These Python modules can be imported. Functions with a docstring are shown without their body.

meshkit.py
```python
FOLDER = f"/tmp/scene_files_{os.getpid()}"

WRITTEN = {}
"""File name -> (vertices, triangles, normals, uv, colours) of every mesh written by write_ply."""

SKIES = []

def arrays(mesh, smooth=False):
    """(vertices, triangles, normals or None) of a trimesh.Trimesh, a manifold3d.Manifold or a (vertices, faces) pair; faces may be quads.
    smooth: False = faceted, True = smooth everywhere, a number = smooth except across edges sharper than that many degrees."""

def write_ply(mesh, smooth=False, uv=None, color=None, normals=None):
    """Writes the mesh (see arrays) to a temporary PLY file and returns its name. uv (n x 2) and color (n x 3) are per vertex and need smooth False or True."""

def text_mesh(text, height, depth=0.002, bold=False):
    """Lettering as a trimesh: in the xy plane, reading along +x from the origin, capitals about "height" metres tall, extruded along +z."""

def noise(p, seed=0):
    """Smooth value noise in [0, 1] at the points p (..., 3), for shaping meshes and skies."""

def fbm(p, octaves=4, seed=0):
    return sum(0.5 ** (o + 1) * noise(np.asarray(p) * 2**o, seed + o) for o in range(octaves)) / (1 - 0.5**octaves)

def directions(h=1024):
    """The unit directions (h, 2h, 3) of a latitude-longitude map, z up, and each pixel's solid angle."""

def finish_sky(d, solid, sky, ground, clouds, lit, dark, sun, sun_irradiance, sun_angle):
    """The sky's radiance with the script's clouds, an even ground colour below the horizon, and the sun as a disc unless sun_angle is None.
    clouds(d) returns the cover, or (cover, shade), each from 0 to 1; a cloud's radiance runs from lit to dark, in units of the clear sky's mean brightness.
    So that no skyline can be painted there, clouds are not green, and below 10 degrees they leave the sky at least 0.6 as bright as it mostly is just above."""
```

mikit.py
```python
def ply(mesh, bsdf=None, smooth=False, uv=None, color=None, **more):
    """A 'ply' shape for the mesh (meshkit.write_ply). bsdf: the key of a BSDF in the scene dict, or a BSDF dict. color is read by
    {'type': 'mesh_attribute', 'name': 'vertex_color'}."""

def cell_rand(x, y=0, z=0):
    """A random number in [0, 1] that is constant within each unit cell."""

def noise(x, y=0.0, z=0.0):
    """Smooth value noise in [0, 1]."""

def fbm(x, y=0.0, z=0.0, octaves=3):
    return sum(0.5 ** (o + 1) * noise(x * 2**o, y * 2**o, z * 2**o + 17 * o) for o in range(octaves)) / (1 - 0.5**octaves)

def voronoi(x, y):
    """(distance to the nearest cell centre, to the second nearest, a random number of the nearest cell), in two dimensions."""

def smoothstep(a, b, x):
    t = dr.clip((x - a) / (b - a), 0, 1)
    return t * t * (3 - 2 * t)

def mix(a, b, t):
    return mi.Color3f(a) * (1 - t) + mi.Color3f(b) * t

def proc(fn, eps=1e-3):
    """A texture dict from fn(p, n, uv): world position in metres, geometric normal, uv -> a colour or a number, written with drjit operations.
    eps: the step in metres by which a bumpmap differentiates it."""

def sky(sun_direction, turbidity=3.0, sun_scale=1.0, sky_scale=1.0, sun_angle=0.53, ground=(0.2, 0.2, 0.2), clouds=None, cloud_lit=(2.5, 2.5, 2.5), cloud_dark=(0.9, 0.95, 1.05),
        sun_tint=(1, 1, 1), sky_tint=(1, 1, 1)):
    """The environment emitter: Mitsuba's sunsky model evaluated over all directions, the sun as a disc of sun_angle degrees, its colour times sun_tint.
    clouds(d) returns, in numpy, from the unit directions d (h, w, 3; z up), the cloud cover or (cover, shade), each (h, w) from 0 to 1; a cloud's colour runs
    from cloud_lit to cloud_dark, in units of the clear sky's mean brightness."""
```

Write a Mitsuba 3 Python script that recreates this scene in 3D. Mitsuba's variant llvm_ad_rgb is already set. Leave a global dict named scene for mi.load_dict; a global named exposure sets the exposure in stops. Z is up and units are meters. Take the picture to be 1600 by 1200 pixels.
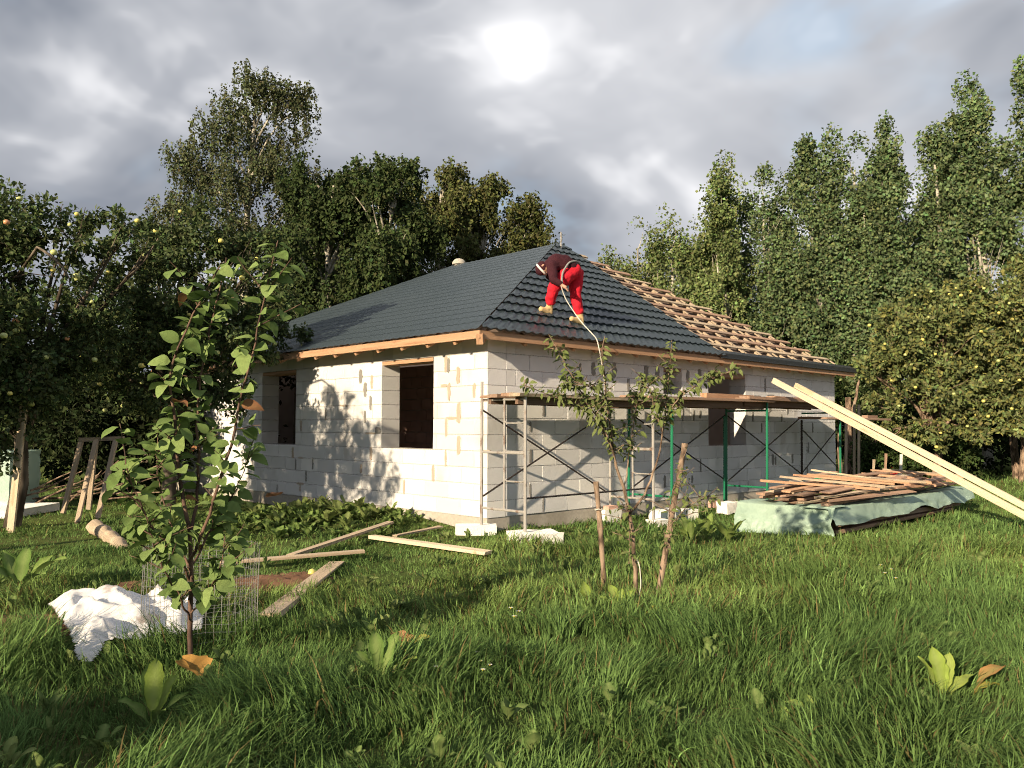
import math
import numpy as np
import drjit as dr
import mitsuba as mi
import trimesh
import manifold3d as m3
import mikit
import meshkit
from mikit import proc, noise, fbm, smoothstep, mix

T = mi.ScalarTransform4f
scene, labels = {}, {}

# ---------------------------------------------------------------- camera, sky and sun, exposure
scene['camera'] = {'type': 'perspective', 'fov': 63.36, 'fov_axis': 'x', 'near_clip': 0.05, 'far_clip': 600.0,
                   'to_world': T().look_at(origin=[0, 0, 1.6], target=[0, math.cos(0.05177), 1.6 + math.sin(0.05177)], up=[-0.0028, 0, 1])}
SUN = np.array([-0.57, -0.82, 0.304]); SUN = SUN / np.linalg.norm(SUN)


def cloud_field(d):
    p = d * np.array([3.0, 3.0, 4.4]) + np.array([4.0, 1.0, 2.0])
    warp = np.stack([meshkit.fbm(p * 1.2 + 11.0 + 5 * k, 3, 5 + k) - 0.5 for k in range(3)], -1)
    q = p + warp * 0.5
    a = meshkit.fbm(q, 5, 2) - 0.5
    b = meshkit.fbm(q * 2.2 + 7.0, 4, 9) - 0.5
    c = meshkit.fbm(q * 4.2 + 3.0, 4, 21) - 0.5

    def away(v):
        v = np.array(v) / np.linalg.norm(v)
        return np.degrees(np.arccos(np.clip(d @ v, -1, 1)))

    core = away((0.012, 0.905, 0.425)) * np.clip(1 + 2.6 * b + 2.0 * c, 0.6, 3) + 5.0 * np.abs(b)     # the thin bright place in the cloud
    bright = (0.085 + 0.50 * a + 0.30 * b + 0.20 * c + 0.42 * np.exp(-(core / 2.3) ** 2) + 0.22 * np.exp(-(core / 5.0) ** 2)
              + 0.19 * np.exp(-(away((0.33, 0.86, 0.42)) / 13.0) ** 2) + 0.05 * np.exp(-(away((0.1, 0.9, 0.5)) / 24.0) ** 2))
    wisp = np.clip((b + 0.6 * c - 0.15) * 2.6, 0, 1)
    bright = bright + 0.26 * wisp
    cover = 1 - 0.35 * np.clip((-a - 0.06) * 6, 0, 1) * np.clip((c + 0.08) * 4, 0, 1)
    return np.clip(cover, 0, 1), np.clip(1 - bright, 0, 0.97)


scene['daylight'] = mikit.sky(SUN.tolist(), turbidity=3.5, clouds=cloud_field, cloud_lit=(2.9, 2.85, 2.82), cloud_dark=(0.385, 0.43, 0.52),
                              sun_scale=0.70, sky_scale=0.85, sun_tint=(0.84, 0.97, 1.30), ground=(0.08, 0.1, 0.05))
exposure = 3.5


# ---------------------------------------------------------------- helpers
def tag(key, label=None, cat=None, group=None, kind=None):
    d = labels.setdefault(key, {})
    for k, v in (('label', label), ('category', cat), ('group', group), ('kind', kind)):
        if v:
            d[k] = v
    return key


used = set()


def numbered(name):
    if name not in used:
        used.add(name)
        return name
    k = 1
    while f'{name}_{k:03d}' in used:
        k += 1
    used.add(f'{name}_{k:03d}')
    return f'{name}_{k:03d}'


def thing(name, label, cat, group=None):
    return tag(numbered(name), label, cat, group)


def put(name, shape, parent=None, label=None, cat=None, group=None, kind=None):
    key = numbered(f'{parent}__{name}' if parent else name)
    scene[key] = shape
    if label or cat or group or kind:
        tag(key, label, cat, group, kind)
    return key


class Mesh:
    """Collects vertices, triangles, uv and colours."""

    def __init__(self):
        self.V, self.F, self.U, self.C, self.n = [], [], [], [], 0

    def add(self, v, f, uv=None, c=None):
        v, f = np.asarray(v, float), np.asarray(f, int)
        if f.shape[1] == 4:
            f = np.vstack([f[:, [0, 1, 2]], f[:, [0, 2, 3]]])
        self.V.append(v); self.F.append(f + self.n); self.n += len(v)
        self.U.append(np.zeros((len(v), 2)) if uv is None else np.asarray(uv, float))
        self.C.append(np.ones((len(v), 3)) if c is None else np.broadcast_to(np.asarray(c, float), (len(v), 3)))
        return self

    def ply(self, bsdf, smooth=False, color=False, uv=True, **k):
        v, f = np.vstack(self.V), np.vstack(self.F)
        if smooth not in (False, True):
            return mikit.ply((v, f), bsdf, smooth=smooth, **k)
        return mikit.ply((v, f), bsdf, smooth=smooth, uv=np.vstack(self.U) if uv else None, color=np.vstack(self.C) if color else None, **k)


def norm(v):
    v = np.asarray(v, float)
    return v / (np.linalg.norm(v, axis=-1, keepdims=True) + 1e-12)


BOXF = np.array([[0, 1, 2, 3], [4, 5, 6, 7], [8, 9, 10, 11], [12, 13, 14, 15], [16, 17, 18, 19], [20, 21, 22, 23]])


def beam(p0, p1, w, h, up=(0, 0, 1), rng=None, warp=0.0):
    """A board from p0 to p1, w wide and h thick (h along up), uv in metres along the grain."""
    p0, p1 = np.asarray(p0, float), np.asarray(p1, float)
    a = norm(p1 - p0); s = norm(np.cross(a, up)); u = np.cross(s, a); ln = np.linalg.norm(p1 - p0)
    c = lambda i, j, k: (p0 if i < 0 else p1) + s * j * w / 2 + u * k * h / 2
    q = {(i, j, k): c(i, j, k) + (rng.normal(0, warp, 3) if warp else 0) for i in (-1, 1) for j in (-1, 1) for k in (-1, 1)}
    faces = [[(-1, -1, -1), (-1, -1, 1), (-1, 1, 1), (-1, 1, -1)], [(1, -1, -1), (1, 1, -1), (1, 1, 1), (1, -1, 1)],
             [(-1, -1, 1), (1, -1, 1), (1, 1, 1), (-1, 1, 1)], [(-1, -1, -1), (-1, 1, -1), (1, 1, -1), (1, -1, -1)],
             [(-1, -1, -1), (1, -1, -1), (1, -1, 1), (-1, -1, 1)], [(-1, 1, -1), (-1, 1, 1), (1, 1, 1), (1, 1, -1)]]
    o = (rng.random() if rng is not None else 0.3) * 40
    V, U = [], []
    for n, face in enumerate(faces):
        for i, j, k in face:
            V.append(q[i, j, k])
            al = o + (i * ln / 2 if n > 1 else k * h / 2 * 0.2)
            U.append([al, o * 3 + (j * w / 2 if n in (0, 1, 2, 3) else k * h / 2 + n)])
    return np.array(V), BOXF, np.array(U)


def beam_ply(p0, p1, w, h, bsdf, up=(0, 0, 1), rng=None, warp=0.0):
    v, f, u = beam(p0, p1, w, h, up, rng, warp)
    return Mesh().add(v, f, u).ply(bsdf)


def tube(points, radii, sides=6, caps=True):
    p = np.asarray(points, float); n = len(p)
    t = np.gradient(p, axis=0); t = norm(t)
    ref = np.array([0.31, 0.17, 0.93]) if abs(t[:, 2]).mean() < 0.8 else np.array([0.9, 0.4, 0.1])
    a = norm(np.cross(t, ref)); b = np.cross(t, a); ang = np.arange(sides) * 2 * np.pi / sides
    r = np.broadcast_to(np.asarray(radii, float), (n,))
    v = p[:, None] + r[:, None, None] * (np.cos(ang)[None, :, None] * a[:, None] + np.sin(ang)[None, :, None] * b[:, None])
    i, j = np.meshgrid(np.arange(n - 1), np.arange(sides), indexing='ij')
    q = np.stack([i * sides + j, i * sides + (j + 1) % sides, (i + 1) * sides + (j + 1) % sides, (i + 1) * sides + j], -1).reshape(-1, 4)
    f = np.vstack([q[:, [0, 1, 2]], q[:, [0, 2, 3]]])
    v = v.reshape(-1, 3)
    if caps:
        v = np.vstack([v, p[:1], p[-1:]])
        k = np.arange(sides); e = (n - 1) * sides
        f = np.vstack([f, np.stack([(k + 1) % sides, k, k * 0 + n * sides], 1), np.stack([e + k, e + (k + 1) % sides, k * 0 + n * sides + 1], 1)])
    ln = np.concatenate([[0], np.cumsum(np.linalg.norm(np.diff(p, axis=0), axis=1))])
    uv = np.stack([np.repeat(ln, sides), np.tile(np.arange(sides) / sides * 0.3, n)], 1)
    if caps:
        uv = np.vstack([uv, [[0, 0]], [[ln[-1], 0]]])
    return v, f, uv


def spline(pts, n):
    pts = np.asarray(pts, float)
    s = np.concatenate([[0], np.cumsum(np.linalg.norm(np.diff(pts[:, :3], axis=0), axis=1))])
    if len(pts) > 2:
        from scipy.interpolate import PchipInterpolator
        return PchipInterpolator(s, pts)(np.linspace(0, s[-1], n))
    return np.stack([np.interp(np.linspace(0, s[-1], n), s, pts[:, k]) for k in range(pts.shape[1])], 1)


def mat(x, y, z, o):
    m = np.eye(4)
    m[:3, 0], m[:3, 1], m[:3, 2], m[:3, 3] = x, y, z, o
    return T(m)


# the house's own axes: r along the wall on the right, l along the wall on the left, z above the plinth
C0 = np.array([-0.367, 12.471, 0.234])
RX, LX = np.array([0.7163, 0.6978, 0.0]), np.array([-0.6978, 0.7163, 0.0])


def hw(r, l, z):
    return C0 + np.multiply.outer(r, RX) + np.multiply.outer(l, LX) + np.multiply.outer(z, [0, 0, 1.0])


def to_house(p):
    q = np.asarray(p, float) - C0
    return q @ RX, q @ LX


def ground_z(x, y):
    x, y = np.asarray(x, float), np.asarray(y, float)
    p = np.stack([x, y, x * 0], -1)
    z = 0.10 * (meshkit.fbm(p * 0.35, 3, 4) - 0.5) + 0.05 * (meshkit.fbm(p * 1.6, 3, 8) - 0.5)
    z = z + 0.22 * np.exp(-(((x + 3.0) / 1.9) ** 2 + ((y - 13.6) / 1.0) ** 2))          # soil banked up by the left wall
    return z


def G(x, y, dz=0.0):
    return np.array([x, y, float(ground_z(x, y)) + dz])


# ---------------------------------------------------------------- materials
def bsdf(key, **k):
    scene[key] = {'type': 'twosided', 'b': {'type': 'principled', **k}}


def rgb(*c):
    return {'type': 'rgb', 'value': list(c)}


VC = {'type': 'mesh_attribute', 'name': 'vertex_color'}


def block_col(p, n, uv):
    a = fbm(p.x * 1.1 + 3, p.y * 1.1, p.z * 1.3, 3)
    b = noise(p.x * 55, p.y * 55, p.z * 55)
    drip = smoothstep(0.55, 0.8, fbm(p.x * 2.6, p.y * 2.6, p.z * 0.7 + 9, 4))
    c = mix((0.60, 0.595, 0.59), (0.72, 0.715, 0.715), a)
    c = mix(c, (0.42, 0.385, 0.35), drip * 0.55)
    return c * (0.95 + 0.07 * b)


def chips(p, n, uv):
    return noise(p.x * 38, p.y * 38, p.z * 38) * 0.6 + noise(p.x * 110, p.y * 110, p.z * 110) * 0.4


BC = proc(block_col)
scene['block_white'] = {'type': 'twosided', 'b': {'type': 'bumpmap', 'scale': 0.004, 'arbitrary': proc(chips, 2e-3), 'bsdf': {'type': 'principled', 'base_color': BC, 'roughness': 0.9, 'specular': 0.25}}}
bsdf('block_grey', base_color=rgb(0.60, 0.595, 0.59), roughness=0.9, specular=0.2)
bsdf('block_pale', base_color=rgb(0.72, 0.71, 0.69), roughness=0.9, specular=0.2)
bsdf('mortar', base_color=rgb(0.30, 0.285, 0.27), roughness=0.95, specular=0.1)


def concrete_col(p, n, uv):
    a = fbm(p.x * 1.7, p.y * 1.7, p.z * 3, 4)
    b = noise(p.x * 30, p.y * 30, p.z * 30)
    s = smoothstep(0.5, 0.75, fbm(p.x * 3, p.y * 3, p.z * 0.8, 3))
    return mix(mix((0.36, 0.33, 0.285), (0.47, 0.44, 0.385), a), (0.25, 0.225, 0.185), s * 0.5) * (0.9 + 0.2 * b)


bsdf('concrete', base_color=proc(concrete_col), roughness=0.92, specular=0.2)


def clay_col(p, n, uv):
    return mix((0.46, 0.28, 0.22), (0.58, 0.37, 0.29), fbm(p.x * 2, p.y * 2, p.z * 2, 3))


bsdf('clay', base_color=proc(clay_col), roughness=0.9)


def metal_col(p, n, uv):
    a = fbm(p.x * 0.9, p.y * 0.9, p.z * 0.9, 3)
    return mix((0.024, 0.036, 0.042), (0.036, 0.049, 0.056), a)


bsdf('roof_metal', base_color=proc(metal_col), roughness=0.42, specular=0.5)
bsdf('dark_metal', base_color=rgb(0.022, 0.024, 0.026), roughness=0.45, specular=0.5)


def wood(lo, hi, streak, knots=0.25, grey=0.0):
    lo, hi, streak = np.array(lo), np.array(hi), np.array(streak)

    def fn(p, n, uv):
        u, v = uv.x, uv.y
        w = fbm(u * 0.7, v * 9, 0.3, 2) * 1.4
        g = fbm(u * 1.5 + w, v * 75 + w * 2, 1.7, 3)
        f = noise(u * 7, v * 320, 4.2)
        k = smoothstep(0.80, 0.92, noise(u * 2.3 + 5, v * 16, 9.1))
        tone = noise(dr.floor(u / 40.0 * 12.9) + 0.5, dr.floor(v * 0.11), 2.0)
        c = mix(lo.tolist(), hi.tolist(), dr.clip(g * 1.3 - 0.15 + 0.3 * (tone - 0.5), 0, 1))
        c = mix(c, streak.tolist(), dr.clip(k * knots * 2 + 0.35 * smoothstep(0.6, 0.9, f), 0, 1))
        s = smoothstep(0.5, 0.8, fbm(u * 1.2 + 8, v * 6, 3.3, 3))
        return mix(c, (0.22, 0.205, 0.185), s * grey)
    return proc(fn)


bsdf('wood_fresh', base_color=wood((0.55, 0.44, 0.30), (0.67, 0.56, 0.42), (0.40, 0.28, 0.16)), roughness=0.75, specular=0.25)
bsdf('wood_orange', base_color=wood((0.38, 0.21, 0.12), (0.52, 0.33, 0.21), (0.24, 0.12, 0.07)), roughness=0.7, specular=0.25)
bsdf('wood_brown', base_color=wood((0.26, 0.16, 0.11), (0.40, 0.27, 0.195), (0.15, 0.095, 0.07), grey=0.45), roughness=0.85, specular=0.15)
bsdf('wood_grey', base_color=wood((0.30, 0.235, 0.17), (0.50, 0.40, 0.29), (0.18, 0.14, 0.10), grey=0.5), roughness=0.9, specular=0.1)
bsdf('wood_dark', base_color=wood((0.13, 0.085, 0.06), (0.24, 0.16, 0.12), (0.07, 0.05, 0.04), grey=0.2), roughness=0.9, specular=0.1)
scene['membrane'] = {'type': 'principledthin', 'base_color': rgb(0.44, 0.34, 0.29), 'roughness': 0.7, 'diff_trans': 1.1, 'eta': 1.4}


def ground_col(p, n, uv):
    a = fbm(p.x * 0.6, p.y * 0.6, 0.5, 4)
    b = fbm(p.x * 7, p.y * 7, 2.5, 3)
    return mix(mix((0.045, 0.07, 0.02), (0.085, 0.10, 0.035), a), (0.10, 0.075, 0.045), smoothstep(0.55, 0.75, b) * 0.6)


bsdf('soil', base_color=proc(ground_col), roughness=1.0, specular=0.0)


def bare_col(p, n, uv):
    return mix((0.10, 0.055, 0.035), (0.22, 0.13, 0.085), fbm(p.x * 9, p.y * 9, p.z * 9, 4))


bsdf('bare_soil', base_color=proc(bare_col), roughness=1.0, specular=0.0)
scene['leaf'] = {'type': 'principledthin', 'base_color': VC, 'roughness': 0.45, 'diff_trans': 0.40, 'spec_trans': 0.0, 'eta': 1.4}
scene['leaf_matte'] = {'type': 'principledthin', 'base_color': VC, 'roughness': 0.6, 'diff_trans': 0.40, 'spec_trans': 0.0, 'eta': 1.35}
bsdf('painted', base_color=VC, roughness=0.8, specular=0.2)


def bark_col(lo, hi, s=1.0):
    def fn(p, n, uv):
        a = fbm(p.x * 9 * s, p.y * 9 * s, p.z * 2.5 * s, 4)
        return mix(lo, hi, smoothstep(0.3, 0.7, a))
    return proc(fn)


bsdf('bark_dark', base_color=bark_col((0.05, 0.04, 0.03), (0.15, 0.125, 0.10)), roughness=1.0, specular=0.1)
bsdf('bark_pale', base_color=bark_col((0.22, 0.20, 0.16), (0.52, 0.49, 0.42), 0.6), roughness=0.95, specular=0.1)
bsdf('bark_red', base_color=bark_col((0.06, 0.035, 0.028), (0.17, 0.105, 0.075), 3), roughness=0.7, specular=0.3)
bsdf('bark_stake', base_color=bark_col((0.08, 0.055, 0.04), (0.33, 0.24, 0.175), 2.5), roughness=0.95, specular=0.1)


def steel_col(p, n, uv):
    r = smoothstep(0.58, 0.75, fbm(p.x * 11, p.y * 11, p.z * 5, 3))
    return mix((0.42, 0.40, 0.375), (0.20, 0.11, 0.07), r * 0.7)


bsdf('steel_silver', base_color=proc(steel_col), metallic=0.35, roughness=0.5)


def green_col(p, n, uv):
    r = smoothstep(0.62, 0.78, fbm(p.x * 9, p.y * 9, p.z * 4, 3))
    return mix((0.012, 0.17, 0.085), (0.02, 0.07, 0.04), r)


bsdf('steel_green', base_color=proc(green_col), roughness=0.4, specular=0.5)
bsdf('steel_dark', base_color=rgb(0.045, 0.035, 0.032), metallic=0.3, roughness=0.55)
bsdf('foam', base_color=rgb(0.74, 0.73, 0.69), roughness=0.95, specular=0.1)


def tarp_col(p, n, uv):
    return mix((0.25, 0.36, 0.29), (0.35, 0.46, 0.38), fbm(p.x * 2.2, p.y * 2.2, p.z * 4, 3))


bsdf('tarp_green', base_color=proc(tarp_col), roughness=0.5, specular=0.35)


def sheet_col(p, n, uv):
    d = smoothstep(0.62, 0.78, fbm(p.x * 7, p.y * 7, p.z * 7, 4))
    return mix((0.66, 0.65, 0.645), (0.34, 0.24, 0.18), d * 0.7)


bsdf('sheet_white', base_color=proc(sheet_col), roughness=0.4, specular=0.4)
bsdf('tank_plastic', base_color=rgb(0.34, 0.47, 0.40), roughness=0.45, specular=0.4)
bsdf('wire', base_color=rgb(0.34, 0.34, 0.33), metallic=0.8, roughness=0.45)
bsdf('rope', base_color=rgb(0.55, 0.52, 0.46), roughness=0.9)
bsdf('rope_grey', base_color=rgb(0.24, 0.25, 0.24), roughness=0.9)
bsdf('skin', base_color=rgb(0.45, 0.26, 0.18), roughness=0.6)


def cloth(c, s):
    c = np.array(c)

    def fn(p, n, uv):
        return mix((c * 0.85).tolist(), (c * 1.12).tolist(), fbm(p.x * s, p.y * s, p.z * s, 3))
    return proc(fn)


bsdf('cloth_red', base_color=cloth((0.60, 0.022, 0.040), 14), roughness=0.85, sheen=0.3, specular=0.1)
bsdf('cloth_maroon', base_color=cloth((0.050, 0.016, 0.022), 20), roughness=0.9, sheen=0.3, specular=0.1)
bsdf('boot_tan', base_color=cloth((0.58, 0.42, 0.22), 25), roughness=0.8, specular=0.2)
bsdf('cap_white', base_color=rgb(0.70, 0.67, 0.64), roughness=0.8)
bsdf('stem_green', base_color=rgb(.08, .13, .04), roughness=.8)
bsdf('red_plastic', base_color=rgb(0.45, 0.02, 0.02), roughness=0.5)

# ---------------------------------------------------------------- ground and sky-line setting
def make_ground():
    xs = np.concatenate([np.linspace(-260, -26, 24), np.linspace(-25, 25, 201), np.linspace(26, 260, 24)])
    ys = np.concatenate([np.linspace(-120, -9, 16), np.linspace(-8, 45, 213), np.linspace(46, 380, 30)])
    X, Y = np.meshgrid(xs, ys)
    v = np.stack([X, Y, ground_z(X, Y)], -1).reshape(-1, 3)
    w = len(xs)
    i, j = np.meshgrid(np.arange(len(ys) - 1), np.arange(w - 1), indexing='ij')
    a = (i * w + j).ravel()
    f = np.stack([a, a + 1, a + w + 1, a + w], 1)
    put('ground', Mesh().add(v, f).ply('soil', smooth=True), kind='structure', label='rough garden ground under the grass around the house')


make_ground()

# ---------------------------------------------------------------- the house
EO_R, EO_L, EZ = 0.453, 0.313, 2.80            # eaves: how far out, how high
HR, HLN = 11.75, 11.8                          # the two wall lengths
RIDGE, TH_L, TH_F = 5.70, 2.90 / 6.32, 2.90 / 4.32
R0, R1, L0, L1 = -EO_R, HR + EO_R, -EO_L, HLN + EO_L
AP, BP = (5.87, 4.01), (5.87, HLN - 4.01)
house = thing('house', 'unfinished white block house with a half tiled dark hip roof', 'house')


def house_box(r0, r1, l0, l1, z0, z1, mesh):
    p0, p1 = hw((r0 + r1) / 2, l0, (z0 + z1) / 2), hw((r0 + r1) / 2, l1, (z0 + z1) / 2)
    v, f, u = beam(p0, p1, r1 - r0, z1 - z0)
    mesh.add(v, f, u)


m = Mesh()
house_box(0.015, 0.40, 0.015, HLN, -0.7, -0.002, m)
house_box(0.40, HR - 0.01, 0.015, 0.40, -0.7, -0.002, m)
house_box(HR - 0.4, HR - 0.01, 0.40, HLN, -0.7, -0.002, m)
house_box(0.40, HR - 0.4, HLN - 0.4, HLN, -0.7, -0.002, m)
put('foundation', m.ply('concrete'), house)
m = Mesh(); house_box(0.41, HR - 0.41, 0.41, HLN - 0.41, -0.3, -0.05, m)
put('floor_slab', m.ply('concrete'), house)
rng = np.random.default_rng(5)


def block_mesh(w, h, d, seed):
    """A block with chipped, chamfered outer edges: x along the wall, y into it, z up; origin at its lower outer corner."""
    g = np.random.default_rng(seed)
    c = 0.005
    ring = lambda y, e: [[e, y, e], [w - e, y, e], [w - e, y, h - e], [e, y, h - e]]
    v = np.array(ring(0, c) + ring(c, 0) + ring(d - c, 0) + ring(d, c), float)
    v[:4, 1] += g.normal(0, 0.0015, 4)
    v[:4, [0, 2]] += g.normal(0, 0.0016, (4, 2))
    f = [[0, 1, 2], [0, 2, 3], [12, 14, 13], [12, 15, 14]]
    for a in (0, 4, 8):
        for k in range(4):
            b = (k + 1) % 4
            f += [[a + k, a + 4 + k, a + 4 + b], [a + k, a + 4 + b, a + b]]
    return v, np.array(f)[:, ::-1]


block_cache = {}


def block_shape(w, h, d, which):
    key = (round(w, 3), round(h, 3), which)
    if key not in block_cache:
        v, f = block_mesh(w, h, d, len(block_cache))
        block_cache[key] = mikit.ply((v, f), ('block_white', 'block_grey', 'block_pale', 'block_white')[which])
    return block_cache[key]


def cut(spans, a, b):
    out = []
    for s, e in spans:
        if b <= s or a >= e:
            out.append((s, e))
        else:
            if a > s + 1e-6:
                out.append((s, a))
            if b < e - 1e-6:
                out.append((b, e))
    return out


def build_wall(length, start, openings, x_of, into, keep, name):
    """One wall of blocks in running bond on a recessed mortar core; past the first keep metres the blocks are one part."""
    core = Mesh()
    rows = [(k * 0.25, 0.25) for k in range(11)] + [(2.75, 0.20)]
    depth = 0.39
    wall = numbered(f'{house}__{name}')
    rest = Mesh()
    for k, (z, h) in enumerate(rows):
        spans = [(start, length)]
        for a, b, z0, z1 in openings:
            if z + h / 2 > z0 and z + h / 2 < z1:
                spans = cut(spans, a, b)
        for s, e in spans:
            a0, a1 = (s if s == start and start > 0 else s + 0.012), e - 0.012
            p0, p1 = hw(*x_of((a0, 0.012 + (depth - 0.024) / 2)), z + h / 2), hw(*x_of((a1, 0.012 + (depth - 0.024) / 2)), z + h / 2)
            v, f, u = beam(p0, p1, depth - 0.024, h)
            core.add(v, f, u)
            x = math.floor(s / 0.6) * 0.6 + (0.3 if k % 2 else 0.0) - 0.6
            cuts = sorted({s, e} | {x + 0.6 * i for i in range(40) if s + 0.09 < x + 0.6 * i < e - 0.09})
            for a, b in zip(cuts[:-1], cuts[1:]):
                gap = 0.004 + 0.003 * rng.random()
                w = round(b - a - gap, 3)
                jit = rng.normal(0, 0.0018)
                o = hw(*x_of((a + gap / 2, jit)), z + 0.003)
                dirx = hw(*x_of((1, 0)), 0) - hw(*x_of((0, 0)), 0)
                tilt = rng.normal(0, 0.0022)
                m4 = mat(dirx + into * tilt, into - dirx * tilt, [0, 0, 1], o)
                which = int(rng.integers(0, 4))
                if b <= keep:
                    put('block', {**block_shape(w, h - 0.007, depth, which), 'to_world': m4}, wall)
                else:
                    v, f = block_mesh(w, h - 0.007, depth, 1)
                    mm = np.array(m4.matrix)
                    rest.add(v @ mm[:3, :3].T + mm[:3, 3], f)
    scene[wall] = core.ply('mortar')
    if rest.n:
        put('far_blocks', rest.ply('block_white'), wall, kind='stuff')
    return wall


left_open = [(1.30, 2.72, 1.0, 2.5), (5.64, 7.03, 1.0, 2.5)]
right_open = [(6.03, 7.46, 1.0, 2.5), (4.50, 5.10, 2.0, 2.5)]
wall_a = build_wall(HLN, 0.0, left_open, lambda q: (q[1], q[0]), RX, 8.2, 'wall')
wall_b = build_wall(HR, 0.392, right_open, lambda q: (q[0], q[1]), LX, 10.0, 'wall')
tag(wall_a, 'sunlit white block wall with two window openings')
tag(wall_b, 'white block wall behind the scaffolding')
# the corner: the end faces of the left wall's blocks show as the first blocks of the right wall


def patch(u, z, w, h, x_of, into, parent, mat_, seed):
    """A smear of mortar over a joint, a few millimetres proud, with a ragged outline."""
    g = np.random.default_rng(seed)
    n = 18
    t = np.arange(n) / n * 2 * np.pi
    rr = 1 + 0.16 * g.normal(0, 1, n)
    sq = 1 / np.maximum(np.abs(np.cos(t)), np.abs(np.sin(t))) ** 0.75
    a, b = u + w / 2 * np.cos(t) * rr * sq, z + h / 2 * np.sin(t) * sq * (1 + 0.06 * g.normal(0, 1, n))
    A = hw(*x_of((a, a * 0 - 0.007)), b); B = hw(*x_of((a, a * 0 + 0.02)), b)
    c = hw(*x_of((np.array([u]), np.array([-0.010]))), np.array([z]))
    i = np.arange(n); j = (i + 1) % n
    f = np.vstack([np.stack([i, j, i * 0 + 2 * n], 1), np.stack([i, i + n, j], 1), np.stack([j, i + n, j + n], 1)])
    put('mortar_patch', mikit.ply((np.vstack([A, B, c]), f), mat_), parent)


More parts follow.
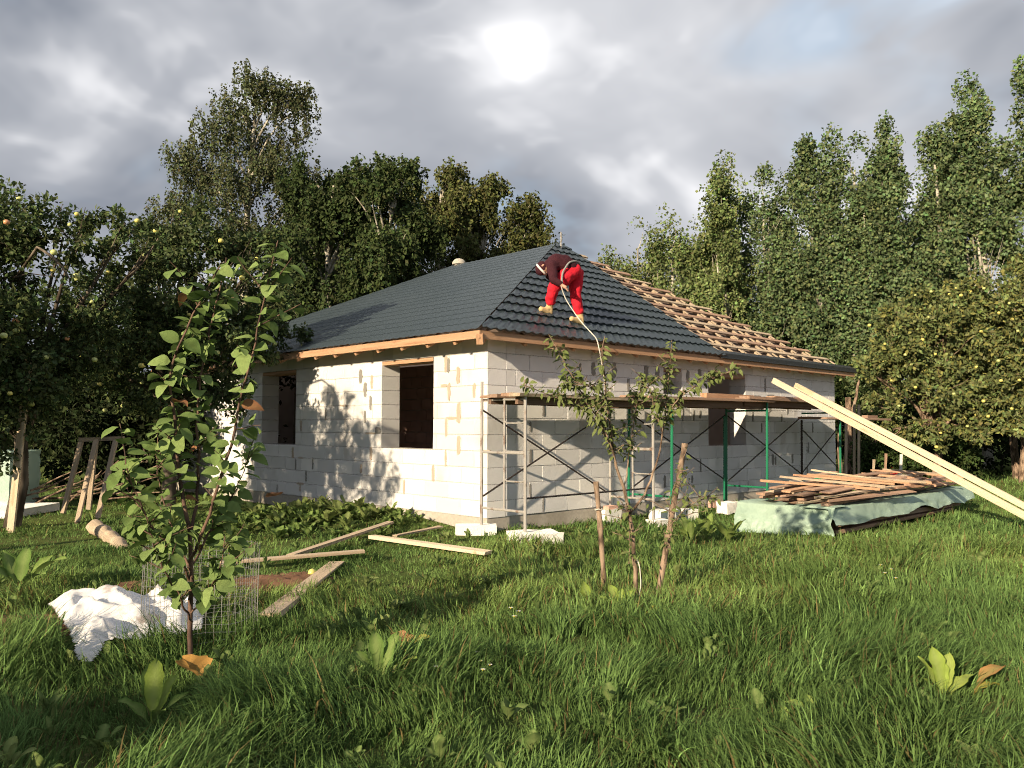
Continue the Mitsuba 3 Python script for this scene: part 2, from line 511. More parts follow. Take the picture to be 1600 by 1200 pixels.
bsdf('patch_beige', base_color=rgb(0.43, 0.355, 0.285), roughness=0.95, specular=0.1)
bsdf('patch_grey', base_color=rgb(0.235, 0.225, 0.21), roughness=0.95, specular=0.1)
LXO, RXO = (lambda q: (q[1], q[0])), (lambda q: (q[0], q[1]))
for k, (u, z, w, h, c) in enumerate([(0.98, 2.36, .07, .26, 0), (0.68, 2.17, .08, .27, 0), (0.90, 1.92, .06, .26, 0), (1.02, 2.02, .16, .05, 0), (0.66, 1.58, .09, .32, 0), (0.83, 1.50, .24, .05, 0),
                                     (0.96, 1.35, .06, .28, 0), (0.66, 1.08, .08, .30, 0), (0.97, .86, .045, .26, 0), (1.28, .62, .07, .26, 0), (0.30, 1.92, .07, .22, 0), (2.05, .36, .05, .24, 0),
                                     (3.37, 2.26, .10, .25, 1), (3.22, 2.02, .10, .26, 1), (3.05, 1.78, .08, .25, 1), (3.22, 1.54, .07, .22, 1), (2.82, 1.30, .16, .12, 1), (4.96, .66, .04, .22, 1), (5.60, .62, .04, .22, 1), (5.2, .40, .05, .22, 1), (7.4, .62, .05, .22, 1)]):
    patch(u, z, w, h, LXO, RX, wall_a, ('patch_beige', 'patch_grey')[c], 100 + k)
for k, (u, z, w, h) in enumerate([(1.98, 2.13, .12, .24), (2.46, 2.37, .1, .22), (3.02, 2.37, .13, .26), (3.42, 2.12, .08, .24), (3.95, 2.36, .12, .28), (4.30, 2.36, .11, .26), (5.30, 2.36, .10, .24), (5.72, 2.40, .12, .24), (4.36, 1.60, .07, .22), (3.30, 1.34, .05, .22),
                                  (7.95, 2.02, .3, .10), (8.55, 2.05, .34, .10), (8.50, 1.86, .12, .30), (9.30, 1.80, .08, .24), (9.75, 2.30, .07, .25), (7.75, 1.62, .06, .25), (8.3, 2.30, .06, .3), (5.5, 1.60, .05, .22), (8.6, .66, .10, .24), (9.5, .66, .07, .22), (10.3, .9, .06, .24)]):
    patch(u, z, w, h, RXO, LX, wall_b, 'patch_grey', 200 + k)
pr = np.random.default_rng(77)
for k in range(26):
    z = 0.25 * pr.integers(1, 11) - .125; u = .3 * pr.integers(0, 24) + .02
    if any(a - .12 < u < b + .12 and z0 < z < z1 for a, b, z0, z1 in left_open):
        continue
    if pr.random() < .6:
        patch(u, z + pr.normal(0, .02), pr.uniform(.03, .075), pr.uniform(.14, .25), LXO, RX, wall_a, ('patch_beige', 'patch_grey')[int(pr.random() < .3)], 400 + k)
    else:
        patch(u, z + .125, pr.uniform(.14, .34), pr.uniform(.022, .05), LXO, RX, wall_a, 'patch_beige', 400 + k)
for k in range(30):
    z = 0.25 * pr.integers(1, 11) - .125; u = .3 * pr.integers(2, 36) + .02
    if any(a - .12 < u < b + .12 and z0 < z < z1 for a, b, z0, z1 in right_open):
        continue
    patch(u, z + pr.normal(0, .02), pr.uniform(.025, .07), pr.uniform(.14, .25), RXO, LX, wall_b, 'patch_grey', 500 + k)
# lintels over the openings
for a, b, z in ((1.22, 2.80, 2.46), (5.56, 7.10, 2.46)):
    put('lintel', beam_ply(hw(0.17, a + 0.09, z), hw(0.17, b - 0.09, z), 0.34, 0.06, 'wood_orange', rng=rng), wall_a)
put('lintel', beam_ply(hw(6.04, 0.16, 2.45), hw(7.45, 0.16, 2.45), 0.30, 0.09, 'wood_brown', rng=rng), wall_b)
put('lintel', beam_ply(hw(4.51, 0.16, 2.47), hw(5.09, 0.16, 2.47), 0.30, 0.05, 'wood_brown', rng=rng), wall_b)
# inner partition of clay blocks, the walls behind
part_ = numbered(f'{house}__partition')
m = Mesh()
house_box(3.22, 3.38, 1.4, HLN - 0.42, -0.04, 2.75, m)
house_box(3.4, HR - 1.5, 4.3, 4.46, -0.04, 4.3, m)
scene[part_] = m.ply('mortar')
cb = mikit.ply(block_mesh(0.37, 0.24, 0.02, 3), 'clay')
for k in range(11):
    for i in range(12):
        put('brick', {**cb, 'to_world': mat(LX, RX, [0, 0, 1], hw(3.208, 3.6 + i * 0.385 + 0.19 * (k % 2), 0.0 + k * 0.25))}, part_)
m = Mesh()
house_box(HR - 0.39, HR, 0.41, HLN, 0, 2.9, m); house_box(1.9, HR - 0.4, HLN - 0.39, HLN - 0.01, 0, 2.9, m); house_box(0.42, 1.89, HLN - 0.385, HLN - 0.012, 2.6, 2.9, m)
put('rear_wall', m.ply('block_grey'), house)

# roof ------------------------------------------------------------------------------------------------


def zl(r):
    return EZ + (r - R0) * TH_L


def zf(l):
    return EZ + (l - L0) * TH_F


NL = norm(-TH_L * RX + np.array([0, 0, 1.0]))      # outward normal of the slope above the left wall
NF = norm(-TH_F * LX + np.array([0, 0, 1.0]))      # and of the slope above the right wall
roof = numbered(f'{house}__roof')
m = Mesh()
e = 0.05
q = [hw(R0 + e, L0 + e, EZ - .075), hw(R1 - e, L0 + e, EZ - .075), hw(R1 - e, L1 - e, EZ - .075), hw(R0 + e, L1 - e, EZ - .075), hw(*AP, RIDGE - .085), hw(*BP, RIDGE - .085)]
top = [[0, 1, 4], [1, 2, 5], [1, 5, 4], [2, 3, 5], [3, 0, 4], [3, 4, 5]]
m.add(np.vstack([q]), top)
scene[roof] = m.ply('membrane')
tag(roof, 'hip roof, dark metal tiles at left, bare battens at right')
STEP, WAVE = 0.35, 0.19


def wave(a):
    return (0.5 + 0.5 * np.cos(2 * np.pi * a / WAVE)) ** 1.3


def tile_course(point, nrm, k, slope_len, ends, col_step, hs=1.0, ws=0.024):
    """One pressed course of metal tiles: point(a, s) on the slope, s metres up it, a metres along it; ends(s) its two ends."""
    s0, s1 = k * STEP - (0.05 if k == 0 else 0.0), min((k + 1) * STEP, slope_len)
    rows = [(s0 + 0.006, 0.0), (s0, 0.031), (s0 + 0.03, 0.030), (s0 + 0.10, 0.022), (s1 - 0.04, 0.003), (s1 + 0.012, -0.004)]
    a0, a1 = ends(s0)
    n = max(4, int((a1 - a0) / col_step))
    m = Mesh()
    P = []
    for s, h in rows:
        b0, b1 = ends(max(0.0, min(s, slope_len)))
        b1 = max(b1, b0 + 0.02)
        a = np.linspace(b0, b1, n)
        P.append(point(a, s) + nrm * (h * hs + ws * wave(a))[:, None])
    P = np.array(P)
    for lo, hi in ((0, 1), (1, 5)):
        part = P[lo:hi + 1]
        rws = len(part)
        i, j = np.meshgrid(np.arange(rws - 1), np.arange(n - 1), indexing='ij')
        b = (i * n + j).ravel()
        m.add(part.reshape(-1, 3), np.stack([b, b + 1, b + n + 1, b + n], 1))
    return m.ply('roof_metal', smooth=True, uv=False)


SL = math.hypot(AP[0] - R0, RIDGE - EZ)
SF = math.hypot(AP[1] - L0, RIDGE - EZ)
for k in range(int(math.ceil(SL / STEP))):
    up = lambda s: (R0 + (AP[0] - R0) * s / SL, EZ + (RIDGE - EZ) * s / SL)
    put('tile_course', tile_course(lambda a, s: hw(np.full_like(a, up(s)[0]), a, np.full_like(a, up(s)[1])), NL, k, SL,
                                   lambda s: (L0 + (AP[1] - L0) * s / SL + 0.02, L1 - (L1 - BP[1]) * s / SL), 0.032, 0.12, 0.009), roof)
SPLIT = 6.12
for k in range(int(math.ceil(SF / STEP))):
    up2 = lambda s: (L0 + (AP[1] - L0) * s / SF, EZ + (RIDGE - EZ) * s / SF)
    put('tile_course', tile_course(lambda a, s: hw(a, np.full_like(a, up2(s)[0]), np.full_like(a, up2(s)[1])), NF, k, SF,
                                   lambda s: (R0 + (AP[0] - R0) * s / SF + 0.02, min(SPLIT + 0.05 * (k % 2), R1 - (R1 - AP[0]) * s / SF) if s < SF - .2 else SPLIT), 0.018), roof)
# battens and counter battens on the open part
for k in range(15):
    s = 0.17 + k * STEP
    if s > SF - 0.05:
        break
    l_, z_ = L0 + (AP[1] - L0) * s / SF, EZ + (RIDGE - EZ) * s / SF
    re = R1 - (R1 - AP[0]) * s / SF
    a = hw(SPLIT - 0.1 - 0.25 * rng.random(), l_, z_) - NF * 0.012
    b = hw(re + 0.03 + 0.10 * rng.random(), l_, z_) - NF * 0.012
    put('batten', beam_ply(a, b, 0.115, 0.026, ('wood_brown', 'wood_grey', 'wood_brown')[k % 3], up=NF, rng=rng, warp=0.004), roof)
for i in range(12):
    r_ = SPLIT + 0.25 + i * 0.56
    if r_ > R1 - 0.25:
        break
    smax = SF * (R1 - r_) / (R1 - AP[0]) - 0.05
    smax = min(smax, SF - .1)
    a, b = hw(r_, L0 + 0.03, EZ + 0.02) - NF * 0.052, hw(r_, L0 + (AP[1] - L0) * smax / SF, EZ + (RIDGE - EZ) * smax / SF) - NF * 0.052
    put('counter_batten', beam_ply(a, b, 0.055, 0.045, 'wood_grey', up=NF, rng=rng), roof)
# short blocks on the counter battens between the battens, and light ends of battens at the far hip
for k in range(14):
    s = 0.345 + k * STEP
    for i in range(9):
        r_ = SPLIT + 0.45 + i * 0.72 + 0.02 * k
        re = R1 - (R1 - AP[0]) * s / SF
        if r_ > re - 0.15 or s > SF - .3:
            continue
        a, b = [hw(r_, L0 + (AP[1] - L0) * t / SF, EZ + (RIDGE - EZ) * t / SF) - NF * 0.010 for t in (s - 0.08, s + 0.08)]
        put('spacer', beam_ply(a, b, 0.045, 0.026, 'wood_grey', up=NF, rng=rng), roof)
# fascia boards, the drip edge, rafter tails
fa = 0.028
put('fascia_board', beam_ply(hw(R0 + .015, L0 - .002, 2.705), hw(R0 + .015, L1, 2.705), fa, 0.115, 'wood_orange', rng=rng), roof)
put('fascia_board', beam_ply(hw(R0 + .03, L0 + .015, 2.7045), hw(R1, L0 + .015, 2.7045), fa, 0.116, 'wood_orange', rng=rng), roof)
m = Mesh()
for a, b, w, h, du in (((SPLIT - .15, L0 - .022, 2.795), (R1 + .03, L0 - .022, 2.795), 0.012, 0.105, 0), ((SPLIT - .15, L0 + .06, 2.872), (R1 + .03, L0 + .06, 2.872), 0.165, 0.012, 1)):
    v, f, u = beam(hw(*a), hw(*b), w, h, up=NF if du else (0, 0, 1)); m.add(v, f, u)
v, f, u = tube([hw(SPLIT - .16, L0 - .03, 2.752), hw(R1 + .04, L0 - .03, 2.752)], 0.016, 8); m.add(v, f, u)
put('drip_edge', m.ply('dark_metal'), roof, label='dark metal drip edge along the eaves')
for i in range(18):
    l_ = 0.30 + i * 0.66
    if l_ > L1:
        break
    put('rafter_tail', beam_ply(hw(R0 + 0.032, l_, 2.655), hw(0.0, l_, 2.655 + 0.42 * TH_L), 0.055, 0.13, 'wood_orange', rng=rng), roof)
for i in range(22):
    r_ = 0.55 + i * 0.56
    if r_ > R1 - .1:
        break
    put('rafter_tail', beam_ply(hw(r_, L0 + 0.032, 2.655), hw(r_, 0.0, 2.655 + 0.28 * TH_F), 0.055, 0.13, 'wood_orange', rng=rng), roof)
put('rafter_tail', beam_ply(hw(R0 + .02, L0 + .02, 2.63), hw(0.05, 0.05, 2.86), 0.10, 0.15, 'wood_orange', rng=rng), roof)
# vent cowl near the far end of the ridge
m = Mesh()
cv = hw(6.05, 7.75, RIDGE - .1)
v, f, u = tube([cv, cv + [0, 0, .16]], 0.13, 14); m.add(v, f, u)
t = np.linspace(0, 1, 7)
v, f, u = tube(np.stack([cv[0] + t * 0, cv[1] + t * 0, cv[2] + .15 + .17 * t], 1), 0.19 * np.sqrt(np.maximum(1 - t ** 2, 0.002)), 16); m.add(v, f, u)
put('vent_cowl', m.ply('concrete', smooth=40), roof, label='pale round vent cowl on the ridge')
put('lightning_rod', Mesh().add(*tube([hw(5.75, 3.75, 5.50), hw(5.75, 3.75, 5.92)], 0.013, 6)).ply('steel_silver'), roof)

# ---------------------------------------------------------------- scaffolding
rng = np.random.default_rng(11)


def steel(p0, p1, r, bs, parent, name):
    v, f, u = tube([p0, p1], r, 8)
    return put(name, mikit.ply((v, f), bs, smooth=40), parent)


LF, LB = -1.05, -0.15


def frame(parent, r, bs, bs_back, zb, zt, ladder, lean=0.0):
    steel(hw(r + lean, LF, zb), hw(r, LF, zt), 0.024, bs, parent, 'post')
    steel(hw(r + lean, LB, zb + .02), hw(r, LB, zt), 0.024, bs_back, parent, 'post')
    for z in ((0.19, 1.0, 1.76) if ladder else (0.20, 1.70)):
        steel(hw(r, LF, z), hw(r, LB, z), 0.019, bs, parent, 'rail')
    if ladder:
        lm = LF + 0.42
        steel(hw(r, lm, 0.19), hw(r, lm, 1.76), 0.017, bs, parent, 'ladder_tube')
        for z in (0.60, 1.02, 1.42):
            v, f, u = tube([hw(r, LF, z + .03), hw(r, LF + .06, z), hw(r, lm - .06, z), hw(r, lm, z + .03)], 0.012, 6)
            put('rung', mikit.ply((v, f), bs, smooth=50), parent)


def brace(parent, ra, rb, l, za, zb):
    steel(hw(ra, l, za), hw(rb, l + .03, zb), 0.014, 'steel_dark', parent, 'cross_brace')


s1 = thing('scaffold', 'silver steel scaffold bay at the near corner of the house', 'scaffold')
frame(s1, -0.25, 'steel_silver', 'steel_silver', -0.15, 2.03, True)
frame(s1, 2.72, 'steel_silver', 'steel_silver', -0.16, 2.03, True)
for l in (LB,):
    brace(s1, -0.25, 2.66, l, 1.62, 0.26); brace(s1, -0.25, 2.66, l - .035, 0.36, 1.62)
brace(s1, -0.22, 2.72, LF + .03, 0.373, 0.373)
s2 = thing('scaffold', 'long green steel scaffold with three frames beside the far wall', 'scaffold')
for r, bb, z in ((3.26, 'steel_green', -.24), (6.45, 'steel_green', -.25), (9.68, 'steel_dark', -.25)):
    frame(s2, r, 'steel_green', bb, z, 1.86 if r < 9 else 1.55, False, lean=-.04)
steel(hw(6.30, LB - .02, -.25), hw(6.34, LB - .02, 1.60), 0.022, 'steel_green', s2, 'post')
for ra, rb in ((3.26, 6.40), (6.45, 9.66)):
    brace(s2, ra, rb, LB, 1.62, 0.32); brace(s2, ra, rb, LB - .035, 0.30, 1.62)
brace(s2, 9.7, 11.6, LB, 0.35, 1.35); brace(s2, 9.7, 11.6, LB - .03, 1.3, .35)
steel(hw(9.6, LF, 0.22), hw(9.66, LB, 0.22), 0.02, 'steel_green', s2, 'rail')
# planks: (r0, r1, l, z, w, h, material)
PL = [(-0.42, 3.2, -1.02, 1.815, .22, .045, 'wood_grey'), (-0.36, 3.3, -0.78, 1.812, .22, .045, 'wood_brown'), (-0.40, 3.1, -0.54, 1.81, .20, .045, 'wood_brown'), (-0.34, 3.3, -0.30, 1.81, .22, .045, 'wood_brown'),
      (2.5, 6.6, -1.04, 1.87, .20, .045, 'wood_brown'), (2.3, 6.3, -0.80, 1.872, .22, .045, 'wood_brown'), (2.6, 6.9, -0.55, 1.865, .22, .045, 'wood_brown'), (2.9, 6.7, -0.30, 1.87, .22, .045, 'wood_brown'),
      (5.6, 9.1, -1.06, 1.92, .22, .05, 'wood_brown'), (5.9, 9.3, -0.80, 1.92, .22, .05, 'wood_brown'), (6.1, 9.9, -0.55, 1.915, .22, .05, 'wood_brown'), (6.0, 9.6, -0.30, 1.92, .22, .05, 'wood_brown'),
      (5.2, 7.0, -0.42, 1.985, .14, .08, 'wood_orange'), (7.4, 9.0, -0.62, 1.985, .13, .07, 'wood_brown'), (6.7, 8.4, -1.0, 1.965, .20, .03, 'wood_brown')]
LBL = {0: 'weathered grey scaffold plank along the outer edge above the silver frames'}
for i, (a, b, l, z, w, h, mt) in enumerate(PL):
    dz = rng.normal(0, .006)
    if i == 0:
        lab, grp = LBL[0], None
    elif i == 12:
        lab, grp = 'bright orange timber lying on the planks before the right window opening', None
    elif i in (13, 14):
        lab, grp = 'loose brown offcut lying on top of the scaffold planks right of the window', 'offcuts on the scaffold planks'
    else:
        lab, grp = 'dark brown scaffold plank laid flat along the raised walkway', 'brown planks of the scaffold walkway'
    put('scaffold_plank', beam_ply(hw(a, l + rng.normal(0, .01), z - dz), hw(b, l + rng.normal(0, .02), z + dz), w, h, mt, rng=rng, warp=.005), None, lab, 'plank', grp)
for i, (a, b, l, z, w, h) in enumerate([(-.30, 3.0, -.93, 1.745, .05, .10), (-.28, 3.1, -.35, 1.745, .05, .10), (2.5, 6.5, -.96, 1.79, .05, .115), (2.6, 6.4, -.40, 1.79, .05, .11), (5.7, 9.5, -.98, 1.835, .05, .12), (6.0, 9.6, -.42, 1.835, .05, .12), (3.0, 5.2, -.7, 1.79, .05, .11), (7.0, 9.3, -.7, 1.835, .05, .11)]):
    put('bearer_board', beam_ply(hw(a, l, z), hw(b, l + .02, z), w, h, 'wood_dark', rng=rng, warp=.006), None, 'dark board set on edge under the planks of the walkway', 'board', 'bearer boards under the walkway')
for i, l in enumerate((-1.0, -0.72, -0.42)):
    put('scaffold_plank', beam_ply(hw(8.9 + .15 * i, l, 1.58 + .004 * i), hw(12.5 - .3 * i, l + .05, 1.575), .24, .045, 'wood_brown', rng=rng, warp=.004), None,
        'brown plank of the lower platform past the far corner', 'plank', 'planks of the lower platform')
put('timber_offcut', beam_ply(hw(11.6, -.8, 1.64), hw(12.3, -.75, 1.64), .14, .07, 'wood_brown', rng=rng), None, 'short timber offcut on the end of the lower platform', 'timber')
put('timber_post', Mesh().add(*tube([hw(9.95, -1.0, -.25), hw(9.93, -.9, .8), hw(9.9, -.95, 1.55)], [.05, .045, .04], 8)).ply('bark_stake', smooth=True), None, 'grey round timber prop beside the last green scaffold post', 'prop')
# two long pale beams leaning on the scaffold
b0, b1 = hw(6.35, -1.25, 2.30), np.array((8.209, 12.368, 0.000))
d = norm(b1 - b0); side = norm(np.cross(d, [0, 0, 1])); upv = np.cross(side, d)
put('long_beam', beam_ply(b0 - upv * .02, b1 - upv * .02, .05, .105, 'wood_fresh', rng=rng), None, 'long pale timber leaning on the scaffold, the lower of the two', 'timber', None)
put('long_beam', beam_ply(b0 + d * .42 + upv * .082 - side * .08, b1 + d * .35 + upv * .100 - side * .08, .05, .095, 'wood_fresh', rng=rng), None, 'long pale timber leaning on the scaffold, the upper of the two', 'timber', None)

# ---------------------------------------------------------------- lumber pile with its tarp
PO = np.array((4.645, 12.156, 0.000)); PO[2] = 0.0
PR = RX.copy(); PL_ = LX.copy(); PLEN, PWID = 5.9, 1.45


def pile(a, b, z):
    return PO + np.multiply.outer(a, PR) + np.multiply.outer(b, PL_) + np.multiply.outer(z, [0, 0, 1.0])


for k in range(4):
    for j in range(5):
        put('stacked_board', beam_ply(pile(0.1 + .1 * rng.random(), .14 + j * .28, .07 + k * .10), pile(PLEN - .8 * rng.random(), .14 + j * .29, .07 + k * .10), .275, .06, 'wood_brown', rng=rng, warp=.01), None,
            'brown board stacked flat under the green tarp of the lumber pile', 'board', 'boards stacked under the tarp')
# the tarp: over the near end, hanging down, and along the near side
n_a, n_b = 60, 34
A, B = np.meshgrid(np.linspace(0, 1, n_a), np.linspace(0, 1, n_b), indexing='ij')


def fold(p, s, seed):
    return meshkit.fbm(p * s, 4, seed) - 0.5


P1 = np.zeros((n_a, n_b, 3))                                     # end flap: a across the end, b from the top down
wv = A * (PWID + .12) - .08
drop = B
top_z = 0.44
Pz = np.where(drop < .18, top_z + .02 * np.sin(A * 9), top_z - (drop - .18) / .82 * (top_z + 0.0))
Pa = np.where(drop < .18, .42 - drop / .18 * .46, -.04 - .17 * np.clip((drop - .18) / .82, 0, 1) ** .8)
P1 = pile(Pa, wv - .05 * np.clip(drop - .5, 0, 1), Pz)
f1 = fold(np.stack([A * 2.2, B * 1.0, A * 0], -1), 1.6, 3) + .5 * fold(np.stack([A * 7, B * 2.2, A * 0], -1), 1.5, 4)
P1 = P1 - np.multiply.outer(f1 * .26 * np.clip(drop * 1.6, 0, 1), PR) + np.multiply.outer(.05 * np.sin(A * 5 + 1) * drop, [0, 0, 1.0]) * 1.0
m = Mesh()
i, j = np.meshgrid(np.arange(n_a - 1), np.arange(n_b - 1), indexing='ij'); b_ = (i * n_b + j).ravel()
Q = np.stack([b_, b_ + 1, b_ + n_b + 1, b_ + n_b], 1)
m.add(P1.reshape(-1, 3), Q)
A2, B2 = np.meshgrid(np.linspace(0, 1, 120), np.linspace(0, 1, 20), indexing='ij')
edge = .20 + .10 * meshkit.fbm(np.stack([A2 * 9, A2 * 0, A2 * 0], -1), 3, 6) - .07 * (A2 > .45) * np.clip(np.sin(A2 * 14), 0, 1)
f2 = fold(np.stack([A2 * 14, B2 * 1.5, A2 * 0], -1), 1.3, 7)
P2 = pile(A2 * (PLEN + .25) - .15, np.where(B2 < .3, .35 - B2 / .3 * .38, -.03 - .10 * (B2 - .3) / .7) - f2 * .12 * B2, .43 - np.clip(B2 - .3, 0, 1) / .7 * edge + .02 * f2 + .02 * A2)
i, j = np.meshgrid(np.arange(119), np.arange(19), indexing='ij'); b_ = (i * 20 + j).ravel()
m.add(P2.reshape(-1, 3), np.stack([b_, b_ + 1, b_ + 21, b_ + 20], 1))
put('green_tarp', m.ply('tarp_green', smooth=True), None, 'pale green plastic tarp draped over the lumber pile', 'tarp')
# loose boards on top: lengthwise and across, overlapping
LOOSE = {'wood_brown': ('mid brown loose board lying lengthwise on the lumber pile', 'mid brown loose boards on the lumber pile'), 'wood_dark': ('very dark loose board lying lengthwise on the lumber pile', 'dark loose boards on the lumber pile'),
         'wood_grey': ('greyed loose board lying lengthwise on the lumber pile', 'grey loose boards on the lumber pile'), 'wood_orange': ('reddish orange loose board lying lengthwise on the lumber pile', 'orange loose boards on the lumber pile')}
for k in range(56):
    a = rng.uniform(-.22, PLEN - 1.9) if k % 4 else rng.uniform(-.3, .25); b = rng.uniform(.0, PWID - .15) if k % 4 else (k % 16) / 16 * 1.2 + .08; ln = rng.uniform(1.4, 3.0); z = .465 + .03 * (k // 8) + .02 * rng.random() + .10 * math.exp(-((a + ln / 2 - 2.8) / 1.8) ** 2) * (b / PWID)
    yaw = rng.normal(0.12, .16); mt_ = ('wood_brown', 'wood_dark', 'wood_brown', 'wood_brown', 'wood_grey', 'wood_orange', 'wood_brown')[k % 7]
    p0 = pile(a, b, z); p1 = pile(a + ln * math.cos(yaw), b + ln * math.sin(yaw) * .7, z + rng.normal(.015, .02))
    put('loose_board', beam_ply(p0, p1, rng.uniform(.10, .17), .028, mt_, rng=rng, warp=.006), None,
        LOOSE[mt_][0], 'board', LOOSE[mt_][1])
for k in range(11):
    a = .9 + k * .47 + rng.normal(0, .05); z = .70 + .05 * rng.random() + .04 * math.sin(k * .7)
    sk = rng.normal(.35, .12)
    put('cross_board', beam_ply(pile(a + sk, -.12, z - .09), pile(a - sk, PWID - .1, z + .02), .09, .03, ('wood_orange', 'wood_grey', 'wood_orange')[k % 3], rng=rng, warp=.005), None,
        'narrow board lying crosswise over the lumber pile', 'board', 'cross boards on the lumber pile')
put('pale_board', beam_ply(pile(.75, 1.05, .60), pile(1.55, 1.25, .71), .20, .03, 'wood_fresh', up=norm(NF + [0, 0, .1]), rng=rng), None, 'short wide pale board on the near end of the lumber pile', 'board')
put('pale_board', beam_ply(pile(2.2, 1.35, .86), pile(3.2, .3, .66), .09, .03, 'wood_fresh', rng=rng), None, 'long pale board slanting down over the middle of the lumber pile', 'board')

# ---------------------------------------------------------------- boards lying in the grass
def lying(a, b, w, h, mt, label, za=.05, zb=.05, up=(0, 0, 1)):
    p0, p1 = G(a[0], a[1], za), G(b[0], b[1], zb)
    put('ground_board', beam_ply(p0, p1, w, h, mt, up=up, rng=rng, warp=.004), None, label, 'board')


lying((-3.195, 9.181, 0.000), (-1.726, 9.792, 0.000), .11, .03, 'wood_grey', 'straight grey board lying level across the grass nearest the sapling', .10, .14)
lying((-1.950, 6.796, 0.000), (-1.986, 9.532, 0.000), .17, .03, 'wood_grey', 'weathered dark board pointing toward the viewer under another board', .07, .06)
lying((-2.555, 9.672, 0.000), (-1.796, 12.439, 0.000), .10, .035, 'wood_grey', 'grey board slanting away through the grass toward the house', .09, .13)
lying((-1.902, 11.371, 0.000), (-0.273, 9.998, 0.000), .13, .04, 'wood_fresh', 'pale splintered board lying right of the others in the grass', .10, .10)
lying((-1.605, 11.489, 0.000), (-1.052, 12.422, 0.000), .09, .025, 'wood_grey', 'thin greenish board half hidden in grass close to the wall', .08, .08)

# ---------------------------------------------------------------- blocks and rubble by the wall
def rubble(name, c, size, yaw, mt, seed, label, rough=.02, group=None):
    g = np.random.default_rng(seed)
    b = trimesh.creation.box(size); b = b.subdivide().subdivide()
    v = b.vertices
    v = v + (meshkit.noise(v * 9 + seed, seed)[:, None] - .5) * rough * 2 * np.sign(v) + g.normal(0, rough * .12, v.shape)
    cy, sy = math.cos(yaw), math.sin(yaw)
    v = v @ np.array([[cy, sy, 0], [-sy, cy, 0], [0, 0, 1.0]]) + c
    put(name, mikit.ply((v, b.faces), mt), None, label, 'block', group)


rubble('foam_block', G(*(-0.523, 12.267, 0.000)[:2], .06), (.60, .30, .16), .05, 'foam', 3, 'clean white block lying flat at the near corner of the house', .004)
rubble('foam_block', hw(-.12, LF - .05, -.16), (.66, .5, .15), .35, 'foam', 4, 'broken white slab under the front post of the silver scaffold', .012)
rubble('foam_block', hw(2.60, -.22, -.13), (.40, .2, .22), .7, 'foam', 5, 'white block with a red edge under the second silver frame', .014)
rubble('foam_block', hw(2.83, LF, -.2), (.30, .22, .12), .6, 'foam', 6, 'small pale block in the grass under the second silver frame', .014)
rubble('foam_block', hw(3.3, -.85, -.14), (.52, .26, .22), .75, 'foam', 7, 'cracked white block standing by the first green frame', .014)
rubble('foam_block', hw(3.95, -.85, -.16), (.34, .24, .2), .5, 'foam', 8, 'pale broken lump right of the first green frame', .014)
rubble('foam_block', hw(5.15, -.95, -.10), (.38, .24, .2), .7, 'foam', 9, 'white block near the green tarp corner', .014)
rubble('clay_brick', hw(2.62, -.24, .01), (.25, .12, .065), .75, 'clay', 12, 'red brick lying on a white block under the silver frame', .006)
rubble('clay_brick', hw(5.35, -.55, -.08), (.25, .12, .12), .7, 'clay', 13, 'reddish brick behind the white block near the tarp', .006)

# ---------------------------------------------------------------- the roofer
def capsule_body(bones, refine=.016, iters=8):
    parts = []
    for a, ra, b, rb in bones:
        s = m3.Manifold.sphere(ra, 20).translate(list(map(float, a)))
        t = m3.Manifold.sphere(rb, 20).translate(list(map(float, b)))
        parts.append(m3.Manifold.batch_hull([s, t]))
    mm = m3.Manifold.batch_boolean(parts, m3.OpType.Add).refine_to_length(refine).to_mesh()
    tm = trimesh.Trimesh(mm.vert_properties[:, :3], mm.tri_verts, process=True)
    trimesh.smoothing.filter_taubin(tm, lamb=.5, nu=.53, iterations=iters)
    return tm


def wrinkle(tm, amp, s, seed):
    n = tm.vertex_normals
    p = tm.vertices
    d = (meshkit.fbm(np.asarray(p) * s, 3, seed) - .5) * 2 * amp
    return trimesh.Trimesh(p + n * d[:, None], tm.faces, process=False)


worker = thing('person', 'roofer in red trousers and maroon sweater bending over on the roof tiles', 'person')
V_ = lambda *q: np.array(q, float)
hipc = V_(*(1.022, 14.050, 4.252)); hipA = V_(*(1.089, 14.220, 4.250)); hipB = V_(*(0.915, 13.920, 4.162))
chest = V_(*(0.746, 13.980, 4.371)); shA = V_(*(0.645, 14.150, 4.394)); shB = V_(*(0.662, 13.820, 4.274)); neck = V_(*(0.582, 13.980, 4.338)); head = V_(*(0.528, 13.980, 4.295))
knA = V_(*(1.090, 14.120, 3.844)); anA = V_(*(1.171, 14.200, 3.480)); toA = V_(*(1.014, 14.020, 3.423)); heA = V_(*(1.181, 14.200, 3.402))
knB = V_(*(0.690, 13.780, 3.921)); anB = V_(*(0.633, 13.980, 3.637)); toB = V_(*(0.488, 13.860, 3.566)); heB = V_(*(0.634, 14.000, 3.542))
elB = V_(*(0.685, 13.660, 4.040)); haB = V_(*(0.820, 13.620, 3.947)); elA = V_(*(0.635, 14.200, 4.203)); haA = V_(*(0.761, 14.100, 4.074))
spine = (hipc + chest) / 2 + V_(0, 0, .05)


def fingers(w, d, nrm):
    out = []
    side_ = norm(np.cross(d, nrm))
    for q, ln in ((-.03, .072), (-.01, .082), (.011, .076), (.031, .06)):
        k0 = w + d * .075 + side_ * q
        k1 = k0 + norm(d + nrm * .5) * ln * .55; k2 = k1 + norm(d + nrm * 1.4) * ln * .5
        out += [(k0, .0095, k1, .0088), (k1, .0088, k2, .0078)]
    t0 = w + d * .02 + side_ * .035; t1 = t0 + norm(d + side_ * .9) * .045; t2 = t1 + norm(d + nrm * .6) * .034
    return out + [(w, .026, w + d * .07, .030), (t0, .013, t1, .011), (t1, .011, t2, .009)]


